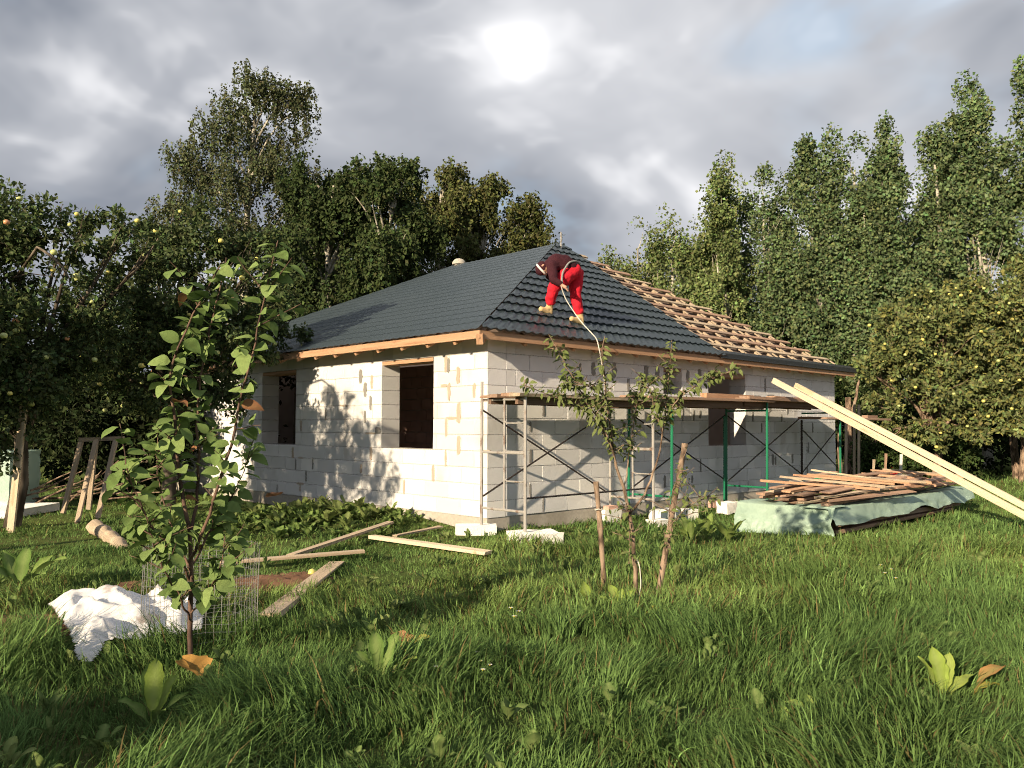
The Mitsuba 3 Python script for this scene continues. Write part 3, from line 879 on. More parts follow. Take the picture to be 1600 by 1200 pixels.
dB, dA = norm(haB - elB), norm(haA - elA)
top = norm(head - neck); face = norm(V_(-.15, -.25, -1)); face = norm(face - top * (face @ top)); lat = norm(np.cross(top, face))
bones = [(hipc, .12, spine, .12), (spine, .12, chest, .135), (chest, .11, neck, .06), (neck, .055, head, .07), (head, .095, head + top * .03 + face * .015, .09), (head + face * .03 - top * .04, .07, head + face * .05 - top * .075, .045),
         (head + face * .10, .014, head + face * .112 - top * .035, .017), (head + lat * .092, .022, head + lat * .096 - top * .02, .018), (head - lat * .092, .022, head - lat * .096 - top * .02, .018),
         (shA, .06, elA, .045), (elA, .043, haA, .03), (shB, .06, elB, .045), (elB, .043, haB, .03), (chest, .11, shA, .065), (chest, .11, shB, .065),
         (hipA, .105, knA, .068), (knA, .064, anA, .042), (hipB, .105, knB, .068), (knB, .064, anB, .042), (hipc, .12, hipA, .1), (hipc, .12, hipB, .1), (anA, .04, heA, .035), (heA, .035, toA, .03), (anB, .04, heB, .035), (heB, .035, toB, .03)]
bones += fingers(haB, dB, norm(V_(.2, .1, -1))) + fingers(haA, dA, norm(V_(.2, .1, -1)))
scene[worker + '__body'] = mikit.ply(capsule_body(bones, .012, 6), 'skin', smooth=True)
used.add(worker + '__body')
tr = capsule_body([(hipc, .150, hipA, .130), (hipc, .150, hipB, .130), (hipA, .134, knA, .098), (knA, .096, knA + (anA - knA) * .68, .086), (hipB, .132, knB, .102), (knB, .098, knB + (anB - knB) * .68, .086), (hipc, .148, hipc + (spine - hipc) * .3, .142)], .022, 8)
put('trousers', mikit.ply(wrinkle(tr, .026, 9, 3), 'cloth_red', smooth=True), worker, 'bright red work trousers')
sw = capsule_body([(hipc + (spine - hipc) * .45, .168, spine, .165), (spine, .168, chest, .17), (chest, .15, neck, .078), (chest, .14, shA, .095), (chest, .14, shB, .095), (shA, .092, elA, .068), (elA, .066, haA - dA * .05, .05), (shB, .092, elB, .07), (elB, .068, haB - dB * .05, .05)], .022, 8)
put('sweater', mikit.ply(wrinkle(sw, .018, 11, 5), 'cloth_maroon', smooth=True), worker, 'dark maroon sweater')
for an, he, to in ((anA, heA, toA), (anB, heB, toB)):
    up_ = ((knA if an is anA else knB) - an) * .42
    put('boot', mikit.ply(capsule_body([(an + up_, .066, an, .058), (an, .062, he + V_(0, 0, .0), .056), (he, .056, to + V_(0, 0, .015), .044), (an - V_(0, 0, .02), .055, (he + to) / 2 + V_(0, 0, .02), .05)], .014, 6), 'boot_tan', smooth=True), worker, 'tan work boot')
hat = capsule_body([(head + top * .015 - face * .02, .113, head + top * .05, .098), (head - face * .05 - top * .01, .085, head + top * .02, .1)], .014, 5)
put('cap', mikit.ply(hat, 'cloth_maroon', smooth=True), worker, 'dark knitted cap')
t = np.linspace(0, 2 * np.pi, 25)
bc = head + top * .035
band = bc + np.outer(np.cos(t), norm(lat + top * .25) * .112) + np.outer(np.sin(t), face * .112)
put('cap_band', Mesh().add(*tube(band, .019, 7, caps=False)).ply('cap_white', smooth=True), worker, 'white band of the cap')
strap = spline(np.array([(1.160, 14.120, 4.397), (1.083, 13.980, 4.414), (0.977, 13.860, 4.379), (0.896, 13.780, 4.277), (0.839, 13.740, 4.161), (0.823, 13.660, 4.028), (0.831, 13.640, 3.929)]), 24)
put('waist_rope', Mesh().add(*tube(strap, .017, 7)).ply('rope_grey', smooth=True), worker, 'grey rope slung round the waist')
# white line running from the worker over the eaves
line = np.array([(0.802, 13.500, 3.905), (0.877, 13.550, 3.712), (1.016, 13.450, 3.465), (1.129, 13.200, 3.255), (1.242, 12.900, 3.066), (1.303, 12.720, 2.946), (1.328, 12.600, 2.786), (1.368, 12.620, 2.592), (1.418, 12.660, 2.252), (1.429, 12.700, 1.862)])
put('white_line', Mesh().add(*tube(spline(line, 40), .009, 6)).ply('rope', smooth=True), None, 'thin white line running from the roofer down over the eaves', 'rope')

# ---------------------------------------------------------------- foliage
def leaf_cards(P, size, rng, axis=None, spread=1.0, droop=0.0, aspect=.55, nbias=None):
    """Folded leaves (two triangles each) at the points P, pointing along axis or anywhere."""
    n = len(P)
    d = rng.normal(0, 1, (n, 3)) * spread
    if axis is not None:
        d = d + axis
    d[:, 2] -= droop
    d = norm(d)
    nb = rng.normal(0, 1, (n, 3)) + (np.array([0, 0, .7]) if nbias is None else nbias)
    s = norm(np.cross(d, nb)); nn = np.cross(s, d)
    L = (size * rng.uniform(.65, 1.3, n))[:, None]
    W = L * aspect * .5
    tip = P + d * L
    a = P + d * L * .45 + s * W + nn * W * .35
    b = P + d * L * .45 - s * W + nn * W * .35
    V = np.stack([P, a, tip, b], 1).reshape(-1, 3)
    i = np.arange(n)[:, None] * 4
    F = np.concatenate([i + [0, 1, 2], i + [0, 2, 3]], 1).reshape(-1, 3)
    return V, F


def leaf_colors(n, base, rng, var=.25, alt=None, pa=.1, clump=None):
    c = np.array(base) * (1 + var * rng.normal(0, 1, (n, 1))).clip(.35, 1.9)
    c = c * (1 + .08 * rng.normal(0, 1, (n, 3)))
    if clump is not None:
        c = c * clump[:, None]
    if alt is not None:
        k = rng.random(n) < pa
        c[k] = np.array(alt) * (1 + .2 * rng.normal(0, 1, (k.sum(), 1))).clip(.5, 1.6)
    return np.repeat(c.clip(.004, .8), 4, 0)


def airy(P, s, cut, seed):
    """Which leaves stay: the crown has pockets where there are none."""
    f = meshkit.fbm(P * np.array([s, s, s * .75]) + seed * 3.7, 3, seed % 11)
    return f > cut + .06 * np.random.default_rng(seed).normal(0, 1, len(P))


def trunk_mesh(pts, sides=8):
    m = Mesh()
    for p in pts:
        v, f, u = tube(p[:, :3], p[:, 3], sides if p[0, 3] > .04 else 5, caps=False)
        m.add(v, f, u)
    return m


def bend_line(a, b, r0, r1, rng, n=7, wob=.06, sag=0.0):
    a, b = np.asarray(a, float), np.asarray(b, float)
    t = np.linspace(0, 1, n)[:, None]
    ln = np.linalg.norm(b - a)
    off = np.cumsum(rng.normal(0, wob * ln / n, (n, 3)), 0) * (t * (1 - t) * 4)
    p = a + (b - a) * t + off
    p[:, 2] += sag * ln * (t * (1 - t) * 4)[:, 0]
    return np.hstack([p, (r0 + (r1 - r0) * t)])


def finish_tree(name, label, cat, group, limbs, bark, V, F, C, leafmat='leaf'):
    k = thing(name, label, cat, group)
    put('trunk', trunk_mesh(limbs).ply(bark, smooth=True, uv=False), k)
    put('crown', mikit.ply((V, F), leafmat, color=C), k)
    return k


def poplar(x, y, H, W, n, seed, label, base=(.066, .098, .042), leaf=.145, bare=None, thin=1.0):
    n = int(n * 1.75)
    rng = np.random.default_rng(seed)
    b = np.array([x, y, -.1])
    lean = rng.normal(0, .02, 2)
    axis = lambda z: np.stack([x + lean[0] * z + .12 * np.sin(z * .5 + seed), y + lean[1] * z, z], -1)
    zz = np.linspace(0, H * .90, 14)
    limbs = [np.hstack([axis(zz), (.17 * (1 - zz / H) ** .8 * (H / 13) + .012)[:, None]])]
    cl, sz, axs = [], [], []
    nl = int(rng.integers(3, 5))
    leaders = [(np.zeros(2), H)] + [(np.array([math.cos(a), math.sin(a) * .8]) * W * rng.uniform(.35, .62), H * rng.uniform(.80, .97)) for a in rng.uniform(0, 2 * np.pi, nl) + np.arange(nl) * 2.1]
    for off, h in leaders[1:]:
        z0 = h * rng.uniform(.25, .45)
        p0 = axis(np.array([z0]))[0]; p1 = axis(np.array([h]))[0]; p1[:2] += off
        p1 = p0 + (p1 - p0) * .90
        ln = bend_line(p0, p1, .075, .006, rng, 9, .05)
        k = np.linspace(0, 1, 9)[:, None]
        ln[:, :2] = p0[:2] + (p1[:2] - p0[:2]) * (k ** .55) + (ln[:, :2] - (p0[:2] + (p1[:2] - p0[:2]) * k))
        limbs.append(ln)
    for off, h in leaders:
        for u in np.linspace(.45, .97, 8):
            c = axis(np.array([h * u]))[0]
            c[:2] += off * min(1, max(0, (u - .3) / .5)) ** .55 + rng.normal(0, .14, 2)
            cl.append(c); sz.append((.40 + .48 * (1 - u)) * rng.uniform(.85, 1.25) * (.55 + .3 * W))
    for i in range(int(50 * W)):
        off, h = leaders[int(rng.integers(0, len(leaders)))]
        u = rng.random() ** .85
        z = h * (.10 + .90 * u)
        prof = np.clip(1.05 - u, 0, 1) ** .55 * (.55 + .45 * min(1, u / .22))
        c = axis(np.array([z]))[0]
        c[:2] += off * min(1, max(0, (z / h - .3) / .5)) ** .55
        a = rng.uniform(0, 2 * np.pi); r = W * .82 * prof * math.sqrt(rng.random())
        c = c + np.array([math.cos(a) * r, math.sin(a) * r, 0])
        cl.append(c); sz.append(rng.uniform(.24, .66) * (.45 + .8 * prof) * (.7 + .3 * W))
        if rng.random() < .35 and z > 2:
            q = axis(np.array([max(.8, z - r * 1.7 - .5)]))[0]
            limbs.append(bend_line(q, c, .028, .006, rng, 5, .05, -.05))
    cl, sz = np.array(cl), np.array(sz)
    wgt = sz ** 2; wgt /= wgt.sum()
    idx = rng.choice(len(cl), n, p=wgt)
    dirs = norm(rng.normal(0, 1, (n, 3)))
    rad = rng.random(n) ** .42
    P = cl[idx] + dirs * (rad * sz[idx])[:, None] * np.array([1, 1, 1.7])
    if bare is not None:
        keep = np.ones(n, bool)
        for (u0, z0, ru, rz) in bare:
            keep &= ~((((P[:, 0] - x - u0) / ru) ** 2 + ((P[:, 2] - z0) / rz) ** 2 < 1) & (rng.random(n) < .93) & (P[:, 1] < y + 1.0))
        P, idx, dirs, n = P[keep], idx[keep], dirs[keep], int(keep.sum())
    keep = airy(P, .95, .44, seed)
    P, idx, dirs, n = P[keep], idx[keep], dirs[keep], int(keep.sum())
    V, F = leaf_cards(P, leaf, rng, axis=dirs * .5, droop=.2, aspect=.9, nbias=dirs * 1.0 + [0, 0, .3])
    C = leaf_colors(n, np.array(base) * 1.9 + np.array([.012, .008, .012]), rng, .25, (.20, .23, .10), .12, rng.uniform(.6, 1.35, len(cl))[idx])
    return finish_tree('poplar_tree', label, 'tree', 'poplars in a row behind the house', limbs, 'bark_pale', V, F, C)


def birch(x, y, H, W, n, seed, label, group=None, base=(.068, .075, .032), leaf=.12, low=.22, shape=None, alt=(.10, .10, .05)):
    rng = np.random.default_rng(seed)
    zz = np.linspace(-.1, H * .88, 12)
    tx = x + .25 * np.sin(zz * .35 + seed) * zz / H
    limbs = [np.stack([tx, y + 0 * zz, zz, .19 * (1 - zz / H) ** .9 * (H / 13) + .012], 1)]
    cl, sz = [], []
    nb = int(60 * W / 3)
    spots = shape if shape is not None else []
    if shape is None:
        for i in range(nb):
            u = rng.random() ** .75
            h = H * (low + (1 - low) * u)
            prof = (np.clip(1.03 - u, 0, 1) ** .45) * (.75 + .25 * min(1, u / .2))
            a = rng.uniform(0, 2 * np.pi)
            r = W * prof * (rng.random() ** .5)
            spots.append((math.cos(a) * r, math.sin(a) * r, h, rng.uniform(.45, .9)))
    for dx, dy, h, s in spots:
        c = np.array([x + dx, y + dy, h])
        z0 = max(.6, h - math.hypot(dx, dy) * 1.1 - .8)
        q = np.array([np.interp(z0, zz, tx), y, z0])
        limbs.append(bend_line(q, c, .06, .010, rng, 7, .07, .10))
        cl.append(c); sz.append(s)
    cl, sz = np.array(cl), np.array(sz)
    # hanging strands of leaves
    ns = int(n / 26)
    wgt = sz ** 2; wgt /= wgt.sum()
    idx = rng.choice(len(cl), ns, p=wgt)
    dirs = norm(rng.normal(0, 1, (ns, 3)))
    S = cl[idx] + dirs * (rng.random(ns) ** .5 * sz[idx])[:, None] * [1.1, 1.1, .75]
    ln = rng.uniform(.4, 1.35, ns) * (.6 + .5 * sz[idx])
    sway = rng.normal(.05, .10, (ns, 2))
    t = rng.random((ns, 26))
    P = np.stack([S[:, :1] + sway[:, :1] * t * ln[:, None] + .06 * rng.normal(0, 1, t.shape), S[:, 1:2] + sway[:, 1:] * t * ln[:, None] + .06 * rng.normal(0, 1, t.shape), S[:, 2:] - t * ln[:, None]], -1).reshape(-1, 3)
    dd = np.repeat(dirs, 26, 0); cc = np.repeat(rng.uniform(.7, 1.3, len(cl))[idx], 26)
    keep = airy(P, 1.0, .36, seed)
    P, dd, cc = P[keep], dd[keep], cc[keep]
    V, F = leaf_cards(P, leaf, rng, axis=dd * .3, spread=.7, droop=.9, aspect=.7, nbias=dd * .8)
    C = leaf_colors(len(P), np.array(base) * 1.35, rng, .25, alt, .12, cc)
    return finish_tree('birch_tree', label, 'tree', group, limbs, 'bark_pale', V, F, C)


def broad_tree(name, label, cat, x, y, spots, n, seed, base, leaf, trunk_r=.14, bark='bark_dark', z0=1.1, group=None, aspect=.6, alt=None, pa=.1, twigs=True, trunk_to=None, extra_limbs=()):
    """A broad crown: spots are (x, y, z, radius) of its clumps."""
    rng = np.random.default_rng(seed)
    cl = np.array([s[:3] for s in spots], float); sz = np.array([s[3] for s in spots], float)
    fork = np.array([x + .1, y, z0]) if trunk_to is None else np.array(trunk_to, float)
    limbs = [bend_line([x, y, -.1], fork, trunk_r, trunk_r * .75, rng, 7, .05)]
    for c, s in zip(cl, sz):
        mid = fork + (c - fork) * .45 + [0, 0, .25]
        r0 = trunk_r * .5
        l1 = bend_line(fork, mid, r0, r0 * .6, rng, 5, .08); l2 = bend_line(mid, c, r0 * .6, .012, rng, 6, .10)
        limbs += [l1, l2]
        if twigs:
            for k in range(4):
                e = c + norm(rng.normal(0, 1, 3)) * s * .9
                limbs.append(bend_line(mid + (c - mid) * rng.uniform(.3, 1), e, .016, .004, rng, 5, .12))
    limbs += list(extra_limbs)
    wgt = sz ** 2.2; wgt /= wgt.sum()
    # sub clumps make the outline uneven
    nsub = len(cl) * 26
    si = rng.choice(len(cl), nsub, p=wgt)
    sd = norm(rng.normal(0, 1, (nsub, 3)))
    sub = cl[si] + sd * (rng.random(nsub) ** .4 * sz[si])[:, None]
    ssz = rng.uniform(.14, .34, nsub) * (.5 + .5 * sz[si])
    idx = rng.integers(0, nsub, n)
    dirs = norm(rng.normal(0, 1, (n, 3)))
    P = sub[idx] + dirs * (rng.random(n) ** .5 * ssz[idx])[:, None]
    keep = airy(P, 1.7, .40, seed)
    P, idx, dirs, n = P[keep], idx[keep], dirs[keep], int(keep.sum())
    out = norm(P - cl[si[idx]]) * .7 + dirs * .6
    V, F = leaf_cards(P, leaf, rng, axis=out * .8, droop=.35, aspect=aspect, nbias=out * .8 + [0, 0, .4])
    C = leaf_colors(n, base, rng, .28, alt, pa, rng.uniform(.7, 1.3, nsub)[idx])
    k = finish_tree(name, label, cat, group, limbs, bark, V, F, C)
    return k, sub, ssz


def apples(tree, sub, n, seed, r, cols, box=None):
    rng = np.random.default_rng(seed)
    sp = trimesh.creation.icosphere(2, r)
    v = np.array(sp.vertices); q = np.hypot(v[:, 0], v[:, 1]) / r
    v[:, 2] = v[:, 2] * .92 - .25 * r * np.exp(-(q / .3) ** 2) * np.sign(v[:, 2])
    shapes = [mikit.ply((v, sp.faces), c, smooth=True) for c in cols]
    # at the sunny front of the crown: the foremost clump of each patch of it
    cell = np.floor(sub[:, [0, 2]] / .33).astype(int)
    best = {}
    for i, c in enumerate(map(tuple, cell)):
        if c not in best or sub[i, 1] < sub[best[c], 1]:
            best[c] = i
    order = rng.permutation(list(best.values()))
    for i in order[:n]:
        p = sub[i] + rng.normal(0, .09, 3) + [-.06, -.20, -.03]
        put('apple', {**shapes[int(rng.integers(0, len(shapes)))], 'to_world': T().translate(p.tolist()).scale(float(rng.uniform(.75, 1.15)))}, tree)


bsdf('apple_yellow', base_color=rgb(.62, .56, .16), roughness=.35, specular=.5)
bsdf('apple_green', base_color=rgb(.48, .52, .20), roughness=.35, specular=.5)
bsdf('apple_blush', base_color=rgb(.60, .30, .15), roughness=.35, specular=.5)

# --- background trees behind the house (x, y, height) from left to right
birch(-10.6, 33.0, 16.6, 3.2, 74000, 21, 'tall drooping birch with a pale trunk left of the roof', base=(.072, .086, .044), shape=[
    (-2.91, 0, 10.48, 1.04), (-3.81, 0.3, 9.30, 0.88), (-3.25, -0.6, 8.12, 1.04), (-2.13, 0.2, 12.08, 0.94), (-2.80, 0.2, 12.83, 0.83), (-1.23, -0.4, 13.58, 1.04), (-0.67, 0.3, 14.87, 1.04), (0.11, -0.2, 15.72, 0.88), (1.01, 0.1, 15.40, 0.88), (1.79, 0.2, 15.40, 0.66), (1.90, -0.3, 14.22, 0.94), (0.45, 0.6, 13.37, 1.10),
    (-0.45, -0.6, 11.66, 1.21), (1.01, -0.4, 12.08, 1.10), (1.79, 0.2, 11.01, 1.10), (3.02, 0, 11.76, 0.83), (3.36, -0.2, 10.80, 0.77), (-1.34, 0.5, 9.73, 1.10), (0.22, -0.5, 9.52, 1.21), (1.46, 0.5, 9.09, 1.10), (-2.13, -0.5, 6.84, 1.21), (-0.34, 0.4, 7.16, 1.32), (1.34, -0.3, 6.84, 1.21), (2.46, 0.3, 8.02, 0.99), (-2.91, 0.3, 5.45, 1.10), (0.00, -0.4, 4.81, 1.32), (2.02, 0, 4.92, 1.21)])
birch(-6.9, 31.0, 12.2, 3.3, 56000, 22, 'dense dark tree between the tall birch and the lighter birches', base=(.044, .062, .026), leaf=.15, low=.05, alt=(.055, .08, .028))
birch(-4.7, 30.5, 11.7, 3.2, 54000, 23, 'dark green tree with an even top above the left end of the roof', base=(.047, .066, .027), leaf=.15, low=.05, alt=(.06, .085, .03))
birch(-3.3, 37, 13.4, 3.2, 44000, 24, 'yellow green birch with feathery twigs above the vent cowl', base=(.080, .090, .034), leaf=.15, low=.25)
birch(-1.4, 37.5, 12.9, 2.5, 34000, 125, 'small light birch right of the feathery birch above the roof', base=(.080, .090, .034), leaf=.15, low=.3)
birch(.5, 38, 12.2, 2.3, 26000, 26, 'last light birch before the open sky above the ridge', base=(.085, .095, .034), leaf=.15, low=.3)
birch(-9.0, 37, 11.4, 3.8, 36000, 27, 'shaded birch behind the tall birch and the dark trees', base=(.045, .055, .022), leaf=.16, low=.08)
poplar(5.4, 44, 11.0, 1.5, 8000, 56, 'lowest poplar, showing just right of the ridge end', base=(.075, .10, .04))
poplar(6.5, 42, 11.9, 1.9, 12000, 40, 'low poplar just above the bare battens near the ridge', base=(.085, .11, .04))
poplar(7.9, 40, 12.2, 1.9, 15000, 41, 'low yellow green poplar second from the roof ridge', base=(.088, .118, .042))
poplar(10.0, 39, 14.4, 2.0, 22000, 42, 'yellow green poplar with twin tops and visible pale trunk', base=(.088, .118, .042), bare=[(0, 6.2, .35, 2.0)])
poplar(11.9, 38.5, 13.8, 2.0, 24000, 43, 'dark green poplar with a rounded top fourth from the ridge')
poplar(13.7, 37, 15.0, 1.7, 26000, 44, 'tall narrow poplar with a smooth pointed top in the middle')
poplar(15.2, 36.5, 14.4, 1.6, 24000, 45, 'poplar close beside the smooth pointed one on its right')
poplar(16.4, 35, 14.9, 1.7, 28000, 46, 'full poplar with a pale trunk showing below its crown', bare=[(0, 3.8, .35, 1.3)])
poplar(18.0, 34.5, 14.2, 1.6, 24000, 47, 'lower poplar in the dip between two taller ones')
poplar(19.0, 33, 16.0, 1.9, 34000, 48, 'tall poplar with a forked bare pale trunk', bare=[(-.6, 8.2, .55, 1.5), (.3, 7.4, .5, 1.8), (.4, 5.0, .4, 1.4)])
poplar(21.4, 33, 16.8, 1.9, 32000, 49, 'tallest poplar at the right with sky gaps in its crown', bare=[(0, 10.5, .5, 1.0), (-.2, 4.5, .4, 1.6)])
poplar(22.9, 32, 16.0, 1.9, 26000, 50, 'poplar cut by the right edge of the photo', bare=[(-.5, 4.6, .4, 1.5)])
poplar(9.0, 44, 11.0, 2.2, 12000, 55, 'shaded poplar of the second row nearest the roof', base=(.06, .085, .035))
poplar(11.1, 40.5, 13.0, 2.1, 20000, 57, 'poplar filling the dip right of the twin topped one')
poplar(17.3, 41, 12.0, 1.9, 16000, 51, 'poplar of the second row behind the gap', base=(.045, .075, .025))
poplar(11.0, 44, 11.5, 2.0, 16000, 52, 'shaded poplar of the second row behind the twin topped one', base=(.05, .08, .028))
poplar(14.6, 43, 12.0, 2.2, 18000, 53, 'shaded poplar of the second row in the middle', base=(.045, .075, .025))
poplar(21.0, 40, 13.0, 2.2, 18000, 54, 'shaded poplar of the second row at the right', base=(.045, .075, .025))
# --- apple trees at the right
ya = (.155, .185, .075)
t1, sub, _ = broad_tree('apple_tree', 'apple tree with yellow apples right of the house under the poplars', 'tree', 12.3, 24.2,
    [(11.2, 24, 3.0, .9), (12.4, 23.6, 4.4, 1.0), (13.4, 24.1, 3.4, 1.0), (10.9, 23.5, 4.0, .8), (11.9, 24.3, 5.3, .7), (13.3, 23.8, 5.2, .8), (12.2, 23.4, 2.6, .9), (10.5, 23.8, 2.2, .6), (13.6, 23.5, 2.5, .8), (11.4, 23.5, 1.7, .5), (10.2, 23.6, 3.3, .45), (12.8, 23.5, 1.9, .45), (10.9, 23.4, 4.9, .4), (13.0, 23.3, 1.6, .5), (11.9, 23.3, 1.5, .4), (10.6, 23.6, 1.5, .4)],
    30000, 61, ya, .14, .12, 'bark_stake', 1.3, alt=(.24, .24, .08), pa=.15)
apples(t1, sub, 48, 3, .046, ['apple_yellow', 'apple_yellow', 'apple_green'])
t2, sub, _ = broad_tree('apple_tree', 'apple tree with yellow apples at the right edge of the photo', 'tree', 14.7, 24.0,
    [(14.2, 23.7, 3.2, .9), (15.0, 23.4, 4.6, 1.0), (15.9, 23.8, 3.4, 1.1), (14.1, 23.6, 4.8, .8), (14.7, 23.6, 6.0, .65), (15.8, 23.3, 5.6, .9), (15.0, 23.2, 2.4, .9), (16.2, 23.4, 2.3, .9), (14.0, 23.3, 2.0, .5), (15.5, 23, 1.4, .6), (15.3, 23.4, 6.4, .45), (16.3, 23.2, 1.3, .6)],
    30000, 62, ya, .14, .13, 'bark_stake', 1.4, alt=(.25, .24, .08), pa=.18)
apples(t2, sub, 55, 4, .046, ['apple_yellow', 'apple_yellow', 'apple_green'])
TL = ['thin pale trunk left of the others under the right apple trees', 'pale trunk leaning behind the first right apple tree', 'short pale trunk close to the right apple tree', 'bare trunk in the shade nearest the lower scaffold platform', 'second bare trunk in the shade past the house corner']
for i, (x, y, h) in enumerate(((13.0, 25.5, 2.2), (13.7, 26.5, 2.4), (15.8, 26, 2.2), (11.6, 26.5, 2.4), (10.9, 27, 2.6))):
    r_ = np.random.default_rng(70 + i)
    put('tree_trunk', trunk_mesh([bend_line([x, y, -.1], [x + r_.normal(0, .2), y, h], .13, .09, r_, 7, .05), bend_line([x, y, h * .6], [x + .5, y, h + 1], .06, .03, r_, 5, .05)]).ply('bark_stake', smooth=True, uv=False), None, TL[i], 'tree trunk')


def hedge(label, boxes, n, seed, base, leaf):
    rng = np.random.default_rng(seed)
    for i, (x, y, w, h) in enumerate(boxes):
        spots = [(x + rng.uniform(-.45, .45) * w, y + rng.uniform(-.4, .4), rng.uniform(.3, .85) * h, rng.uniform(.3, .5) * h * .7 + .25) for _ in range(int(5 + w * 2))]
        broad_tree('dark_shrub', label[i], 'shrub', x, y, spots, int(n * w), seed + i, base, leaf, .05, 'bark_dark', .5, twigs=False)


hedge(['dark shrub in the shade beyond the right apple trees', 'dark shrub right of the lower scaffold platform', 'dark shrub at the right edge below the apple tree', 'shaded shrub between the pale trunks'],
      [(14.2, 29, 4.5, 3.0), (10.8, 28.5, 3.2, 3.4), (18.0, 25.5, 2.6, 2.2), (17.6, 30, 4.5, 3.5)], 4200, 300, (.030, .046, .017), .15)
hedge(['low green bush before the right apple tree trunk', 'low green bush at the right edge of the lawn', 'low green bush past the lumber pile'], [(12.9, 25.0, 1.6, 1.1), (16.4, 23.0, 2.2, 1.3), (11.0, 25.5, 1.5, 1.0)], 3600, 340, (.055, .085, .03), .12)
# --- apple trees at the left
la = (.085, .118, .052)
t3, sub, _ = broad_tree('apple_tree', 'big apple tree with ripening apples at the left edge of the photo', 'tree', -7.9, 13.2,
    [(-7.6, 12.3, 3.9, .8), (-6.9, 12.6, 4.5, .7), (-8.1, 12.2, 3.0, .9), (-7.3, 12.0, 2.9, .7), (-6.5, 12.4, 4.5, .45), (-7.5, 12.6, 4.7, .55), (-8.3, 12.8, 4.6, .7), (-7.9, 12.0, 2.0, .7), (-7.2, 12.4, 2.2, .7), (-6.6, 12.8, 3.0, .6), (-8.8, 12.0, 3.8, .9), (-8.9, 12, 2.5, .9), (-6.7, 13, 3.7, .6), (-7.5, 12.2, 1.5, .5), (-5.95, 12.6, 4.72, .25), (-5.5, 12.8, 4.55, .2)],
    44000, 63, la, .085, .13, 'bark_dark', 1.4, alt=(.085, .105, .04), pa=.15,
    extra_limbs=[np.array([[-7.8, 13.2, 1.5, .05], [-7.7, 13.0, 2.9, .04], [-7.5, 12.5, 3.9, .03], [*(-6.643, 11.500, 4.099), .02], [*(-6.358, 11.350, 3.932), .017], [*(-6.195, 11.300, 3.788), .014], [*(-6.085, 11.300, 3.628), .009], [*(-6.075, 11.300, 3.557), .006]]),
                 np.array([[*(-6.358, 11.350, 3.932), .010], [*(-6.379, 11.300, 3.788), .007], [*(-6.428, 11.300, 3.629), .004]]), np.array([[*(-6.322, 11.350, 3.887), .010], [*(-6.211, 11.300, 3.717), .007], [*(-6.164, 11.300, 3.611), .004]])])
apples(t3, sub, 75, 5, .045, ['apple_green', 'apple_yellow', 'apple_blush', 'apple_green'])
t4, sub, _ = broad_tree('apple_tree', 'apple tree with pale apples in front of the tall birch', 'tree', -6.6, 16.0,
    [(-6.6, 15.2, 4.6, .9), (-5.7, 15.0, 4.9, .8), (-6.9, 15.2, 3.5, .9), (-5.8, 15.0, 3.8, .9), (-4.9, 15.2, 4.3, .8), (-5.2, 15.3, 3.2, .8), (-6.2, 15.2, 2.7, .8), (-7.3, 15.6, 2.5, .8), (-4.7, 15.4, 5.0, .5), (-6.3, 15.2, 5.3, .4), (-4.5, 15.8, 3.4, .6), (-7.6, 15.6, 3.9, .8), (-5.4, 15.4, 2.3, .6)],
    46000, 64, la, .09, .14, 'bark_dark', 1.7, alt=(.085, .105, .04), pa=.15)
apples(t4, sub, 45, 6, .045, ['apple_green', 'apple_yellow', 'apple_green'])
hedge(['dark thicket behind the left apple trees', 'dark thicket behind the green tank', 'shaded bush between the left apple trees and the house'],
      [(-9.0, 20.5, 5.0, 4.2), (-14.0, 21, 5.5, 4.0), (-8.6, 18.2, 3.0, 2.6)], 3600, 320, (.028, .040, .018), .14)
# --- trees outside the frame at the left that throw the shade on the wall and on the near grass
broad_tree('apple_tree', 'apple tree outside the frame at the left', 'tree', -8.2, 8.4,
    [(-7.9, 7.4, 3.9, .75), (-8.6, 8.2, 3.8, .8), (-9.3, 8.9, 3.7, .8), (-10.0, 9.7, 3.7, .75), (-8.5, 8.1, 4.5, .6), (-9.5, 9.3, 2.9, .6), (-8.9, 8.5, 3.2, .6), (-7.8, 7.4, 3.2, .5), (-8.3, 7.9, 2.8, .4), (-7.35, 6.9, 3.1, .55), (-7.5, 7.0, 2.6, .4), (-8.9, 8.5, 2.7, .5), (-9.4, 9.1, 2.9, .5)],
    16000, 65, la, .11, .11, 'bark_dark', 2.2)
broad_tree('apple_tree', 'young apple tree outside the frame behind the viewer', 'tree', -7.2, -2.9,
    [(-7.2, -2.9, 2.2, .7), (-6.4, -3.4, 2.1, .6), (-7.8, -2.3, 2.0, .7), (-7.0, -2.8, 2.8, .4), (-5.7, -3.8, 1.9, .6)], 9000, 66, la, .13, .08, 'bark_dark', 1.2)

